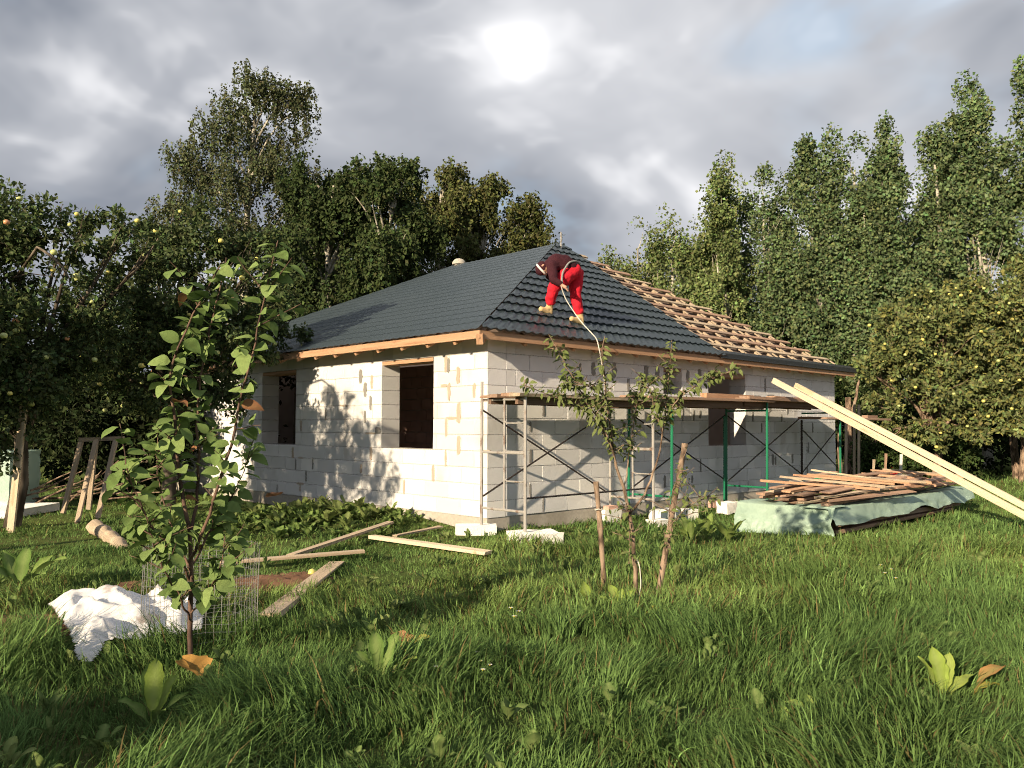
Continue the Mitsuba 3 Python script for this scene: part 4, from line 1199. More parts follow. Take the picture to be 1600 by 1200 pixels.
# ---------------------------------------------------------------- young trees in the foreground, every leaf of its own
def leaf_shape(L, W, curl, fold_, seed, serr=.03):
    """A leaf in its own axes: x along it, y across, z up."""
    g = np.random.default_rng(seed)
    n = 8
    t = np.linspace(0, 1, n)
    w = W / 2 * np.sin(np.pi * t ** .75) ** .8 * (1 + serr * g.normal(0, 1, n))
    w[0] = .0; w[-1] = 0.0
    x = L * t
    zc = -curl * L * t ** 2
    mid = np.stack([x, 0 * x, zc], 1)
    a = np.stack([x - .02 * L, w, zc + fold_ * w + .02 * L * np.sin(t * 9 + seed)], 1)
    b = np.stack([x - .02 * L, -w, zc + fold_ * w + .02 * L * np.sin(t * 8 + seed + 2)], 1)
    V = np.vstack([mid, a, b])
    i = np.arange(n - 1)
    F = np.vstack([np.stack([i, i + 1, i + n + 1, i + n], 1), np.stack([i, i + 2 * n, i + 2 * n + 1, i + 1], 1)])
    return V, F


def leaf_ply(L, W, curl, fold_, seed, col, jitter=.1):
    V, F = leaf_shape(L, W, curl, fold_, seed)
    m = Mesh().add(V, F)
    g = np.random.default_rng(seed + 9)
    C = np.array(col) * (1 + jitter * g.normal(0, 1, (len(V), 1)))
    C[:8] = C[:8] * .8 + np.array([.12, .14, .05]) * .3            # the paler midrib
    return mikit.ply((V, m.F[0]), 'leaf_matte', smooth=True, color=C.clip(.01, .9))


def leaf_at(p, d, nrm, s):
    x = norm(d); y = norm(np.cross(nrm, x)); z = np.cross(x, y)
    return mat(x * s, y * s, z * s, p)


def sapling(name, label, stems, leaf_plies, spacing, size, seed, bark, n_parts, skip=.25, droop=.35, twig=.05, side_shoots=0, side_len=(.10, .34)):
    rng = np.random.default_rng(seed)
    key = thing(name, label, 'young tree')
    limbs, cand = [], []
    for pts, r0, r1, leaf_from in stems:
        p = spline(np.array(pts, float), 24)
        p = p + np.hstack([rng.normal(0, .004, (24, 2)), np.zeros((24, 1))])
        limbs.append(np.hstack([p, np.linspace(r0, r1, 24)[:, None]]))
        ln = np.concatenate([[0], np.cumsum(np.linalg.norm(np.diff(p, axis=0), axis=1))])
        total = ln[-1]
        s = leaf_from * total
        ph = rng.uniform(0, 6.28)
        while s < total:
            q = np.array([np.interp(s, ln, p[:, k]) for k in range(3)])
            tang = norm(np.array([np.interp(min(s + .03, total), ln, p[:, k]) for k in range(3)]) - q + [0, 0, 1e-4])
            ph += 2.4 + rng.normal(0, .4)
            e1 = norm(np.cross(tang, [.3, .9, .2])); e2 = np.cross(tang, e1)
            out = e1 * math.cos(ph) + e2 * math.sin(ph)
            if rng.random() > skip:
                cand.append((q, out, tang))
            s += spacing * rng.uniform(.6, 1.4)
        for _ in range(side_shoots):
            s = rng.uniform(leaf_from, .92) * total
            q = np.array([np.interp(s, ln, p[:, k]) for k in range(3)])
            a = rng.uniform(0, 6.28)
            e = q + np.array([math.cos(a) * .9, math.sin(a) * .6, rng.uniform(.1, .9)]) * rng.uniform(*side_len)
            bl = bend_line(q, e, .005, .002, rng, 5, .08)
            limbs.append(bl)
            for t in np.arange(.25, 1.01, .19):
                qq = q + (e - q) * t
                tg = norm(e - q); ph = rng.uniform(0, 6.28)
                e1 = norm(np.cross(tg, [.3, .9, .2])); e2 = np.cross(tg, e1)
                cand.append((qq, e1 * math.cos(ph) + e2 * math.sin(ph), tg))
    put('trunk', trunk_mesh(limbs).ply(bark, smooth=True, uv=False), key)
    rng.shuffle(cand)
    rest = []
    for i, (q, out, tang) in enumerate(cand):
        d = norm(out * .95 + tang * .25 + [0, 0, -droop * rng.uniform(.2, 1.6)])
        nrm = norm(np.array([0, 0, 1.0]) + np.array([-.35, -.55, .1]) * rng.uniform(0, 1.6) + rng.normal(0, .3, 3))
        s = size * rng.uniform(.6, 1.2)
        k = int(rng.integers(0, len(leaf_plies)))
        m4 = leaf_at(q + d * twig * s / size * .3, d, nrm, s)
        if i < n_parts:
            put('leaf', {**leaf_plies[k], 'to_world': m4}, key)
        else:
            rest.append((k, m4))
    if rest:
        m = Mesh()
        for k, m4 in rest:
            v, f, _, _, c = meshkit.WRITTEN[leaf_plies[k]['filename']]
            mm = np.array(m4.matrix)
            m.add(v @ mm[:3, :3].T + mm[:3, 3], f, None, c)
        put('small_leaves', m.ply('leaf_matte', smooth=True, color=True, uv=False), key, kind='stuff')
    return key


def path(y0, dy, pts):
    return pts


LV1 = [leaf_ply(1, .72, .16, .30, 1, (.16, .24, .08)), leaf_ply(1, .78, .22, .22, 2, (.19, .275, .095)), leaf_ply(1, .66, .10, .35, 3, (.14, .215, .07)), leaf_ply(1, .74, .30, .25, 4, (.215, .30, .105)), leaf_ply(1, .7, .2, .3, 5, (.12, .19, .06)),
       leaf_ply(1, .7, .2, .3, 6, (.165, .25, .08))] * 9 + [leaf_ply(1, .66, .4, .5, 7, (.28, .13, .07))]
stA = [(-2.064, 5.460, -0.011), (-2.093, 5.470, 0.264), (-2.090, 5.460, 0.513), (-2.082, 5.440, 0.764), (-2.090, 5.420, 0.931), (-2.118, 5.400, 1.098), (-2.155, 5.400, 1.304), (-2.171, 5.380, 1.512), (-2.187, 5.360, 1.718), (-2.212, 5.350, 1.925), (-2.185, 5.350, 2.049), (-2.074, 5.350, 2.299), (-1.973, 5.350, 2.507), (-1.896, 5.350, 2.641)]
stB = [(-2.088, 5.430, 0.847), (-2.074, 5.500, 1.172), (-2.078, 5.520, 1.467), (-2.102, 5.550, 1.722), (-2.089, 5.550, 1.936), (-2.041, 5.550, 2.152), (-2.018, 5.550, 2.324), (-1.961, 5.550, 2.541), (-1.938, 5.550, 2.737)]
stC = [(-2.086, 5.440, 0.722), (-1.911, 5.300, 1.067), (-1.805, 5.250, 1.372), (-1.739, 5.200, 1.554), (-1.717, 5.200, 1.714), (-1.664, 5.200, 1.914), (-1.615, 5.200, 2.156), (-1.569, 5.200, 2.400), (-1.516, 5.200, 2.644), (-1.489, 5.200, 2.775)]
stD = [(-2.091, 5.460, 0.595), (-2.151, 5.300, 0.826), (-2.240, 5.200, 0.979), (-2.326, 5.150, 1.201), (-2.370, 5.100, 1.400), (-2.410, 5.100, 1.615)]
stE = [(-2.092, 5.460, 0.678), (-2.075, 5.700, 0.853), (-2.003, 5.800, 1.016), (-1.889, 5.850, 1.256), (-1.836, 5.900, 1.502)]
stF = [(-2.088, 5.460, 0.637), (-2.293, 5.700, 0.854), (-2.406, 5.750, 1.110), (-2.472, 5.800, 1.372), (-2.459, 5.800, 1.639)]
stG = [(-2.078, 5.460, 0.328), (-2.084, 5.300, 0.505), (-2.139, 5.200, 0.683), (-2.209, 5.150, 0.887), (-2.237, 5.100, 1.049)]
stH = [(-2.079, 5.460, 0.390), (-1.941, 5.350, 0.535), (-1.845, 5.300, 0.704), (-1.820, 5.300, 0.905)]
sapling('young_pear_tree', 'young pear tree with broad green leaves and reddish stems in the left foreground',
        [(stA, .019, .005, .42), (stB, .012, .004, .22), (stC, .012, .004, .2), (stD, .009, .003, .25), (stE, .009, .003, .2), (stF, .009, .003, .2), (stG, .008, .003, .3), (stH, .007, .003, .3)],
        LV1, .027, .116, 31, 'bark_red', 299, skip=.06, side_shoots=8, side_len=(.10, .32))
LV2 = [leaf_ply(1, .48, .25, .3, 11, (.15, .19, .065)), leaf_ply(1, .42, .35, .25, 12, (.17, .21, .08)), leaf_ply(1, .46, .15, .35, 13, (.125, .165, .055)), leaf_ply(1, .40, .3, .3, 14, (.18, .21, .085))]
tA = [(1.143, 7.690, -0.029), (1.130, 7.690, 0.406), (1.086, 7.680, 0.816), (1.032, 7.660, 1.023), (0.953, 7.620, 1.259), (0.889, 7.600, 1.639), (0.855, 7.580, 1.990), (0.825, 7.550, 2.281), (0.838, 7.550, 2.428)]
tB = [(0.953, 7.620, 1.259), (0.837, 7.500, 1.570), (0.656, 7.400, 1.839), (0.512, 7.350, 2.093), (0.396, 7.300, 2.288), (0.318, 7.300, 2.419)]
tC = [(0.876, 7.600, 1.464), (0.722, 7.500, 1.697), (0.456, 7.400, 1.839), (0.255, 7.350, 1.912), (0.085, 7.300, 1.978)]
tD = [(1.086, 7.680, 0.816), (1.246, 7.750, 0.998), (1.341, 7.800, 1.232), (1.407, 7.820, 1.459), (1.452, 7.850, 1.760), (1.480, 7.850, 2.063), (1.521, 7.850, 2.429)]
tE = [(1.435, 7.830, 1.639), (1.555, 7.750, 1.865), (1.737, 7.700, 1.994), (1.922, 7.650, 2.080), (2.105, 7.600, 2.153)]
tF = [(1.032, 7.660, 1.023), (1.109, 7.800, 1.400), (1.169, 7.900, 1.701), (1.228, 7.950, 1.947), (1.290, 7.950, 2.070)]
tG = [(1.420, 7.820, 1.519), (1.336, 7.700, 1.757), (1.270, 7.650, 1.934), (1.175, 7.600, 2.079)]
tH = [(0.837, 7.500, 1.570), (0.855, 7.400, 1.752), (0.766, 7.350, 1.922), (0.564, 7.300, 1.977), (0.395, 7.300, 1.949)]
sapling('young_plum_tree', 'young plum tree with small curled leaves tied between two stakes', [(tA, .024, .004, .55), (tB, .009, .003, .15), (tC, .008, .003, .15), (tD, .013, .003, .5), (tE, .008, .003, .1), (tF, .007, .003, .3), (tG, .006, .003, .2), (tH, .006, .003, .2)],
        LV2, .016, .076, 32, 'bark_stake', 299, skip=.03, side_shoots=18, side_len=(.05, .17))
tI = [(1.470, 7.750, 0.808), (1.502, 7.600, 0.997), (1.592, 7.550, 1.145)]
for lab, st in (('leafy root shoot climbing along the right stake of the plum tree', [(1.486, 7.800, 0.447), (1.448, 7.700, 0.755), (1.476, 7.650, 0.993), (1.606, 7.600, 1.404)]), ('leafy root shoot bending to the right of the plum tree stakes', [(1.425, 7.800, 0.329), (1.500, 7.700, 0.696), (1.599, 7.600, 0.881), (1.867, 7.500, 0.975)]),
                ('short leafy shoot close before the plum tree trunk', [(1.070, 7.600, 0.363), (1.065, 7.550, 0.657), (1.021, 7.500, 0.949)])):
    sapling('root_shoot', lab, [(st, .006, .002, .1)], LV2, .025, .062, 33 + len(lab), 'bark_stake', 45, side_shoots=9)
# stakes and ties
def stake(pts, r, label):
    rng = np.random.default_rng(len(label))
    p = spline(np.array(pts, float), 18)
    rr = r * (1 + .10 * rng.normal(0, 1, 18)); rr[0] *= 1.15
    put('wooden_stake', Mesh().add(*tube(p, rr, 9)).ply('bark_stake', smooth=40), None, label, 'stake')


stake([(0.833, 8.250, 1.061), (0.865, 8.270, 0.757), (0.894, 8.280, 0.378), (0.923, 8.290, -0.062)], .026, 'left rough stake of the young plum tree')
stake([(1.688, 8.100, 1.441), (1.618, 8.050, 1.146), (1.528, 8.000, 0.722), (1.459, 7.980, 0.361), (1.385, 7.970, -0.047)], .027, 'right leaning stake of the young plum tree')
t = np.linspace(0, 2 * np.pi, 13)
put('string_tie', Mesh().add(*tube(np.stack([(0.858, 8.260, 0.789)[0] + .034 * np.cos(t), (0.858, 8.260, 0.789)[1] + .034 * np.sin(t), (0.858, 8.260, 0.789)[2] + .006 * np.sin(3 * t)], 1), .006, 5, caps=False)).ply('rope', smooth=True), None, 'pale string tied round the left plum stake', 'string')
put('string_tie', Mesh().add(*tube(spline(np.array([(1.137, 7.660, 0.411), (1.162, 7.600, 0.334), (1.169, 7.580, 0.194), (1.147, 7.600, 0.047)]), 14), .006, 5)).ply('rope', smooth=True), None, 'loose pale string hanging at the foot of the plum tree', 'string')
put('wooden_stake', beam_ply((-7.184, 12.300, 2.620), (-7.423, 12.380, -0.061), .10, .045, 'wood_fresh', up=(0, 1, 0), rng=rng), None, 'tall pale sawn post at the left edge before the apple tree', 'stake')

# ---------------------------------------------------------------- wire cage round the pear tree
cx, cy = -2.35, 6.35
m = Mesh()
ang = np.linspace(.15, 2 * np.pi - .1, 46)
rad = .40
ring = lambda z, j=0: np.stack([cx + rad * np.cos(ang) * 1.05, cy + rad * np.sin(ang) * .9, z + .012 * np.sin(ang * 5 + j)], 1)
cage = thing('wire_cage', 'rusty wire mesh cage standing behind the pear tree over the white sheet', 'wire cage')
for i, z in enumerate(np.linspace(.05, .68, 11)):
    m.add(*tube(ring(z, i), .0015, 4, caps=False))
put('horizontal_wires', m.ply('wire', uv=False), cage, kind='stuff')
m = Mesh()
for a in ang:
    p = np.array([cx + rad * np.cos(a) * 1.05, cy + rad * np.sin(a) * .9, 0])
    m.add(*tube([p + [0, 0, .01], p + [0, 0, .36], p + [.01, 0, .70]], .0015, 4))
put('upright_wires', m.ply('wire', uv=False), cage, kind='stuff')

# ---------------------------------------------------------------- white sheet
g = np.random.default_rng(8)
outline = np.array([(-3.905, 7.113, 0.000), (-3.895, 7.486, 0.000), (-3.694, 7.562, 0.000), (-3.401, 7.427, 0.000), (-2.928, 7.172, 0.000), (-2.550, 6.935, 0.000), (-2.364, 6.357, 0.000), (-2.516, 6.140, 0.000), (-2.700, 5.971, 0.000), (-2.871, 5.940, 0.000), (-2.738, 5.457, 0.000), (-2.832, 5.542, 0.000), (-3.137, 6.043, 0.000), (-3.566, 6.667, 0.000)])[:, :2]
import shapely
from shapely.geometry import Polygon
poly = Polygon(outline).buffer(.03)
x0_, y0_, x1_, y1_ = poly.bounds
nx, ny = 110, 110
X, Y = np.meshgrid(np.linspace(x0_, x1_, nx), np.linspace(y0_, y1_, ny), indexing='ij')
inside = shapely.contains_xy(poly, X, Y)
dist = shapely.distance(shapely.points(X, Y), poly.exterior)
p3 = np.stack([X, Y, X * 0], -1)
rid = 1 - 2 * np.abs(meshkit.fbm(p3 * np.array([2.2, 3.2, 1]), 3, 2) - .5)
rid2 = 1 - 2 * np.abs(meshkit.fbm(p3 * np.array([6, 5, 1]) + 5, 3, 5) - .5)
dome = np.exp(-(((X - x0_) / (x1_ - x0_) - .55) / .38) ** 2 - (((Y - y0_) / (y1_ - y0_) - .70) / .30) ** 2)
cre = 1 - np.abs(2 * meshkit.fbm(p3 * np.array([3.4, 2.2, 1]) + np.stack([Y * 1.5, X * 0, X * 0], -1), 2, 12) - 1)
Z = ground_z(X, Y) + .07 + (.02 + .12 * dome) * np.clip(dist / .16, 0, 1) ** .6 + (.12 * (cre ** 3 - .4) + .05 * (rid2 - .75)) * np.clip(dist / .12, .2, 1)
Vs = np.stack([X, Y, Z], -1).reshape(-1, 3)
i, j = np.meshgrid(np.arange(nx - 1), np.arange(ny - 1), indexing='ij')
ok = inside[:-1, :-1] & inside[1:, :-1] & inside[1:, 1:] & inside[:-1, 1:]
b_ = (i * ny + j)[ok]
put('white_sheet', Mesh().add(Vs, np.stack([b_, b_ + ny, b_ + ny + 1, b_ + 1], 1)).ply('sheet_white', smooth=True, uv=False), None, 'crumpled dirty white plastic sheet lying in the left foreground', 'plastic sheet')

# ---------------------------------------------------------------- big leaved weeds, dry leaves, flowers
def dock(label, p, leaves, col, seed, cat='plant', name='leafy_plant', group=None, wide=.34, into=None):
    """A rosette; leaves are (azimuth, lean, length)."""
    key = thing(name, label, cat, group) if into is None else None
    g = np.random.default_rng(seed)
    for az, lean, L in leaves:
        n = 12
        t = np.linspace(0, 1, n)
        W = wide * L / 2 * (np.clip((t - .22) / .78, 0, 1) ** .55) * (1 - np.clip((t - .30) / .70, 0, 1) ** 2.6) * 1.15 + .007
        W[-1] = 0.0
        W[3:-1] *= 1 + .10 * g.normal(0, 1, n - 4)
        d = np.array([math.cos(az), math.sin(az), 0]); s = np.array([-math.sin(az), math.cos(az), 0])
        th = (math.pi / 2 - lean * .7) - t * lean * 1.1
        pts = np.cumsum(np.stack([np.cos(th), np.sin(th)], 1) * L / n, 0)
        mid = p + np.outer(pts[:, 0], d) + np.outer(pts[:, 1], [0, 0, 1.0])
        wob = .10 * L * np.sin(t * 11 + g.uniform(0, 6)) * (t > .2)
        nup = np.stack([-np.sin(th), np.cos(th)], 1)
        nv = np.outer(nup[:, 0], d) + np.outer(nup[:, 1], [0, 0, 1.0])
        a = mid + np.outer(W, s) + nv * (W * .35 + wob * .25)[:, None]; b = mid - np.outer(W, s) + nv * (W * .35 - wob * .25)[:, None]
        V = np.vstack([mid, a, b]); i = np.arange(n - 1)
        F = np.vstack([np.stack([i, i + 1, i + n + 1, i + n], 1), np.stack([i, i + 2 * n, i + 2 * n + 1, i + 1], 1)])
        c = np.array(col[int(g.integers(0, len(col)))]) * (1 + .08 * g.normal(0, 1, (3 * n, 1)))
        c[:n] = c[:n] * .5 + np.array([.30, .36, .14]) * .5
        if into is not None:
            into.add(V, F, None, c.clip(.01, .9))
            continue
        mm = Mesh().add(V, F, None, c.clip(.01, .9))
        put('leaf', mm.ply('leaf_matte', smooth=True, color=True, uv=False), key)
    return key


LIME, MID, YEL, DRY = (.24, .33, .06), (.11, .19, .045), (.42, .36, .08), (.40, .21, .085)
dock('bright lime dock plant with upright leaves in the right foreground', G(*(2.505, 4.888, -0.000)[:2], -.02), [(1.7, .25, .34), (2.3, .4, .30), (.9, .45, .33), (.4, .8, .30), (3.0, .5, .2), (1.3, .3, .28)], [LIME, LIME, (.30, .38, .08)], 41)
dock('yellowing dock leaf sticking out right of the lime plant', G(*(2.710, 4.978, 0.000)[:2], 0), [(.35, .85, .34), (.2, 1.0, .22)], [YEL, DRY], 42)
dock('lime dock plant at the foot of the young plum tree', G(*(0.917, 7.125, 0.000)[:2], 0), [(2.0, .5, .30), (2.7, .7, .24), (.6, .6, .28), (1.2, .35, .24), (-.2, .8, .2)], [LIME], 43)
dock('single lime dock leaf left of the plum tree', G(*(0.673, 7.299, 0.000)[:2], 0), [(2.1, .3, .28), (2.6, .4, .2)], [LIME], 44)
dock('yellow dock leaf lying right of the plum tree foot', G(*(1.084, 6.982, 0.000)[:2], .02), [(.3, 1.1, .26)], [YEL], 45)
dock('dark green dock plant with a lit leaf below the pear tree', G(*(-1.909, 4.496, 0.000)[:2], 0), [(2.2, .3, .34), (1.2, .5, .30), (.4, .7, .28), (2.9, .8, .26), (-.8, .7, .24), (1.8, .2, .36)], [MID, MID, LIME], 46)
dock('broad leaf clump standing in the grass in the middle foreground', G(*(-0.783, 5.008, 0.000)[:2], 0), [(2.0, .3, .36), (1.0, .4, .36), (.2, .7, .30), (2.7, .6, .30), (-.6, .8, .25)], [MID, LIME], 47)
dock('withered orange dock leaf beside the middle clump', G(*(-0.744, 5.411, 0.000)[:2], .05), [(.5, .8, .30), (.9, .7, .26)], [DRY, (.45, .28, .12), YEL], 48)
dock('large leaved plant at the left edge of the grass', G(*(-4.649, 7.910, 0.000)[:2], 0), [(1.8, .4, .50), (2.6, .5, .5), (.8, .6, .5), (.2, .7, .55), (3.2, .6, .4), (-.4, .8, .45)], [MID, (.14, .22, .05)], 49)
dock('pale dock leaf bent over in the right foreground grass', G(*(1.600, 4.378, 0.000)[:2], .03), [(2.4, .9, .22), (2.0, .5, .18)], [(.22, .30, .07)], 50)
dock('small lime leaf pair near the bottom right of the middle', G(*(1.391, 4.250, 0.000)[:2], 0), [(1.6, .3, .18), (2.6, .5, .15)], [(.2, .3, .07)], 51)
for i, (u, lb) in enumerate((((2.775, 11.919, 0.000), 'pale green leafy weed left of the green tarp'), ((2.437, 11.408, 0.000), 'second pale leafy weed left of the green tarp'), ((2.958, 11.398, 0.000), 'leafy weed touching the green tarp corner'))):
    dock(lb, G(u[0], u[1], 0), [(k * .9 + i, .4 + .12 * (k % 4), .34 + .05 * (k % 3)) for k in range(11)], [(.17, .25, .06), (.13, .2, .05)], 60 + i)
r_ = np.random.default_rng(77)
bank = Mesh()
for i in range(230):
    x, y = r_.normal(-3.25, .95), r_.normal(13.2, .85)
    rr, ll = to_house([x, y, 0])
    if (rr > -.15 and ll > -.2) or y < 11.3:
        continue
    k_ = r_.random()
    dock('', G(x, y, 0), [(k * 2.4 + i, r_.uniform(.2, .9), r_.uniform(.08, .24) * (1.25 if k_ > .85 else .85)) for k in range(13)], [MID, (.07, .125, .03), (.09, .15, .04)] if k_ < .8 else [(.15, .21, .06), (.12, .15, .05)], 80 + i, wide=.30 + .35 * r_.random(), into=bank)
put('ground_cover', bank.ply('leaf_matte', color=True, uv=False, smooth=True), None, 'mixed leafy weeds overgrowing the soil bank by the left wall', 'weeds', None, 'stuff')
low_weeds = Mesh()
for i in range(150):
    y = 3.4 + 8.5 * r_.random() ** 1.2; x = r_.uniform(-1, 1) * (y * .62)
    rr, ll = to_house([x, y, 0])
    if rr > -.3 and ll > -.8:
        continue
    k_ = r_.random()
    dock('', G(x, y, .03), [(k * 2.4 + i, r_.uniform(.1, .8), r_.uniform(.06, .17)) for k in range(int(r_.integers(5, 11)))], [(.105, .165, .05), (.085, .14, .042)] if k_ < .85 else [(.17, .21, .075), (.14, .19, .065)], 900 + i, wide=.25 + .3 * r_.random(), into=low_weeds)
put('low_weeds', low_weeds.ply('leaf_matte', color=True, uv=False, smooth=True), None, 'small broad leaved weeds scattered through the grass of the lawn', 'weeds', None, 'stuff')
dock('pale rhubarb like leaf standing out against the white wall', G(*(-2.965, 15.139, 0.000)[:2], .05), [(1.2, .4, .42), (.3, .6, .4), (2.4, .5, .36), (-.3, .7, .36)], [(.20, .27, .11)], 99, wide=.7)


def dry_leaf(label, p, size, col, seed):
    V, F = leaf_shape(size, size * .8, -.25, .5, seed, .18)
    g = np.random.default_rng(seed)
    V = V + g.normal(0, size * .03, V.shape)
    a = g.uniform(0, 6.28)
    V = V @ np.array([[math.cos(a), math.sin(a), 0], [-math.sin(a), math.cos(a), 0], [0, 0, 1.0]]) + p
    c = np.array(col) * (1 + .2 * g.normal(0, 1, (len(V), 1)))
    put('dry_leaf', Mesh().add(V, F, None, c.clip(.02, .8)).ply('leaf_matte', color=True, uv=False, smooth=True), None, label, 'leaf')


dry_leaf('large curled ochre leaf lying under the pear tree', G(*(-1.829, 4.993, 0.000)[:2], .10), .26, (.42, .24, .075), 5)
dry_leaf('orange brown withered leaf in the middle foreground grass', G(*(-0.679, 5.550, 0.000)[:2], .16), .16, (.50, .26, .13), 6)
dry_leaf('pinkish dry leaf in the right foreground grass', G(*(1.998, 5.007, 0.000)[:2], .06), .17, (.48, .27, .15), 7)
dry_leaf('small brown leaf in the grass right of the plum tree', G(*(1.770, 6.311, 0.000)[:2], .06), .12, (.26, .16, .09), 8)
dry_leaf('brown dry leaf lying below the plum tree', G(*(1.423, 5.617, 0.000)[:2], .06), .10, (.26, .15, .09), 9)
dry_leaf('dry brown leaf beside the lime dock plant', G(*(2.468, 5.098, 0.000)[:2], .03), .18, (.24, .15, .10), 10)
dry_leaf('dry orange leaf on the weeds by the left wall', G(*(-4.126, 13.969, 0.000)[:2], .30), .3, (.42, .22, .12), 11)
ap = trimesh.creation.icosphere(2, .042)
put('fallen_apple', {**mikit.ply(ap, 'apple_yellow', smooth=True), 'to_world': T().translate(G(*(-2.109, 8.859, 0.000)[:2], .05).tolist())}, None, 'yellow fallen apple on the bare soil under the boards', 'apple')


def flower(p, label, group, s=.016):
    key = thing('white_flower', label, 'flower', group)
    m = Mesh()
    for k in range(9):
        a = k * 2 * np.pi / 9
        d = np.array([math.cos(a), math.sin(a), .25]); e = np.array([-math.sin(a), math.cos(a), 0])
        m.add(np.array([p, p + d * s * .6 + e * s * .3, p + d * s * 1.1, p + d * s * .6 - e * s * .3]), [[0, 1, 2, 3]], None, (.75, .75, .72))
    put('petals', m.ply('painted', color=True, uv=False), key)
    put('stem', Mesh().add(*tube([p - [.03, 0, .16], p], .0018, 4)).ply('stem_green', uv=False), key)
    m = Mesh(); s5 = trimesh.creation.icosphere(1, s * .35)
    put('centre', Mesh().add(s5.vertices + p, s5.faces, None, (.5, .4, .05)).ply('painted', color=True, uv=False), key)


for q in ((-0.214, 5.299, 0.000), (-0.184, 5.122, 0.000), (-0.167, 4.956, 0.000), (-0.128, 5.049, 0.000), (-0.443, 4.982, 0.000)):
    flower(G(q[0], q[1], .15), 'small white daisy in the middle foreground grass', 'daisies in the foreground')
for i, q in enumerate(((3.707, 8.319, -0.000), (3.861, 8.519, 0.000), (3.711, 8.096, 0.000), (3.861, 8.767, -0.000), (0.054, 6.484, 0.000), (-0.005, 6.626, 0.000), (0.023, 6.331, 0.000))):
    flower(G(q[0], q[1], .16), 'pale seed head rising from the mid grass', 'pale flower heads in the mid grass', .02)

# ---------------------------------------------------------------- left side: tank, rack, log, brushwood
tk = thing('water_tank', 'pale green ribbed plastic tank under the left apple tree', 'tank')
c = np.array((-9.847, 16.008, 0.000)); c[2] = 0
m = Mesh()
b = trimesh.creation.box((1.0, 1.0, 1.0)).subdivide().subdivide().subdivide()
v = b.vertices.copy(); v = v * [1, 1, 1.0]
v = np.sign(v) * np.abs(v * 2) ** .8 / 2
v[:, :2] *= (1 + .025 * np.cos(v[:, 2] * 2 * np.pi * 4.0))[:, None]
put('shell', mikit.ply((v + c + [0, 0, .62], b.faces), 'tank_plastic', smooth=30), tk)
put('pallet', beam_ply(c + [-.6, 0, .06], c + [.6, 0, .06], 1.1, .12, 'dark_metal'), tk)
put('concrete_slab', beam_ply(G(*(-9.338, 14.676, 0.000)[:2], .06), G(*(-9.224, 15.991, 0.000)[:2], .06), 1.2, .14, 'foam', rng=rng), None, 'flat pale slab on the ground in front of the green tank', 'slab')
rk = thing('wooden_rack', 'weathered leaning wooden rack under the apple trees', 'rack')
for a, b in (((-7.348, 14.200, 1.371), (-7.365, 13.700, 0.165)), ((-7.086, 14.200, 1.371), (-6.860, 13.200, 0.076)), ((-6.769, 14.200, 1.348), (-6.647, 13.400, 0.103)), ((-7.306, 14.600, 1.252), (-7.341, 14.500, 0.146))):
    put('leg', beam_ply(a, b, .07, .05, 'wood_grey', up=(0, 1, 0), rng=rng, warp=.004), rk)
put('cross_bar', beam_ply((-7.381, 14.200, 1.361), (-6.651, 14.250, 1.390), .10, .07, 'wood_grey', rng=rng), rk)
bw = np.random.default_rng(4)
o = np.array((-8.639, 15.975, 0.000)); o[2] = .1
for i in range(22):
    a = o + [bw.uniform(-.9, .9), bw.uniform(-.2, .8), bw.uniform(0, .25)]
    e = a + [bw.uniform(.5, 1.2), bw.uniform(-.2, .3), bw.uniform(.0, .75)]
    put('cut_branch', trunk_mesh([bend_line(a, e, .02, .010, bw, 6, .06)]).ply('bark_stake', smooth=True, uv=False), None, 'cut branch in the brushwood heap below the rack', 'branch', 'branches of the brushwood heap')
a, e = np.array((-6.096, 12.200, 0.135)), np.array((-5.085, 11.000, -0.072))
v, f, u = tube(spline(np.array([a, (a + e) / 2 + [.03, 0, .02], e]), 30), .10 + .012 * np.sin(np.arange(30) * .9), 18)
ax_ = norm(e - a)
q_ = v - np.outer((v - a) @ ax_, ax_)
v = v + norm(q_ - q_.mean(0)) * ((meshkit.fbm(v * 7.0, 4, 3) - .5) * .09)[:, None]
put('pale_log', Mesh().add(v, f, u).ply('wood_grey', smooth=True), None, 'short thick pale log lying in the grass by the pear tree', 'log')
# stakes and a red can under the trees at the right
for i, (p, h, cc) in enumerate((((10.391, 24.000, 0.230), .75, 'wood_grey'), ((10.966, 24.500, 0.238), .9, 'wood_brown'), ((11.184, 24.000, 0.264), .9, 'foam'), ((13.740, 26.000, 0.347), .9, 'foam'), ((9.216, 23.000, 0.289), 2.2, 'wood_grey'), ((9.651, 23.500, 0.260), 2.4, 'wood_grey'), ((9.652, 23.200, 0.277), 2.3, 'wood_grey'))):
    q = np.array(p); q[2] = -.05
    lab = ['thin grey stake in the shade behind the lumber pile', 'brown stake left of the red can', 'thin white stake right of the red can', 'white stake among the trunks farther right', 'tall grey pole', 'tall grey pole', 'tall grey pole'][i]
    put('garden_stake' if i < 4 else 'tall_pole', beam_ply(q, q + [.05, 0, h], .06, .05, cc, up=(0, 1, 0), rng=rng), None, lab if i < 4 else 'tall grey pole standing past the far corner of the house', 'stake' if i < 4 else 'pole', None if i < 4 else 'tall poles past the far corner')
q = np.array((11.420, 25.000, 0.209)); q[2] = 0
put('red_can', Mesh().add(*tube(q + np.array([[0, 0, 0], [0, 0, .30], [0, 0, .36], [.02, 0, .42]]), [.19, .2, .12, .05], 14)).ply('red_plastic', smooth=40), None, 'small red can standing on the ground beneath the right trees', 'can')

# ---------------------------------------------------------------- bare soil and grass
X, Y = np.meshgrid(np.linspace(-1, 1, 50), np.linspace(-1, 1, 36), indexing='ij')


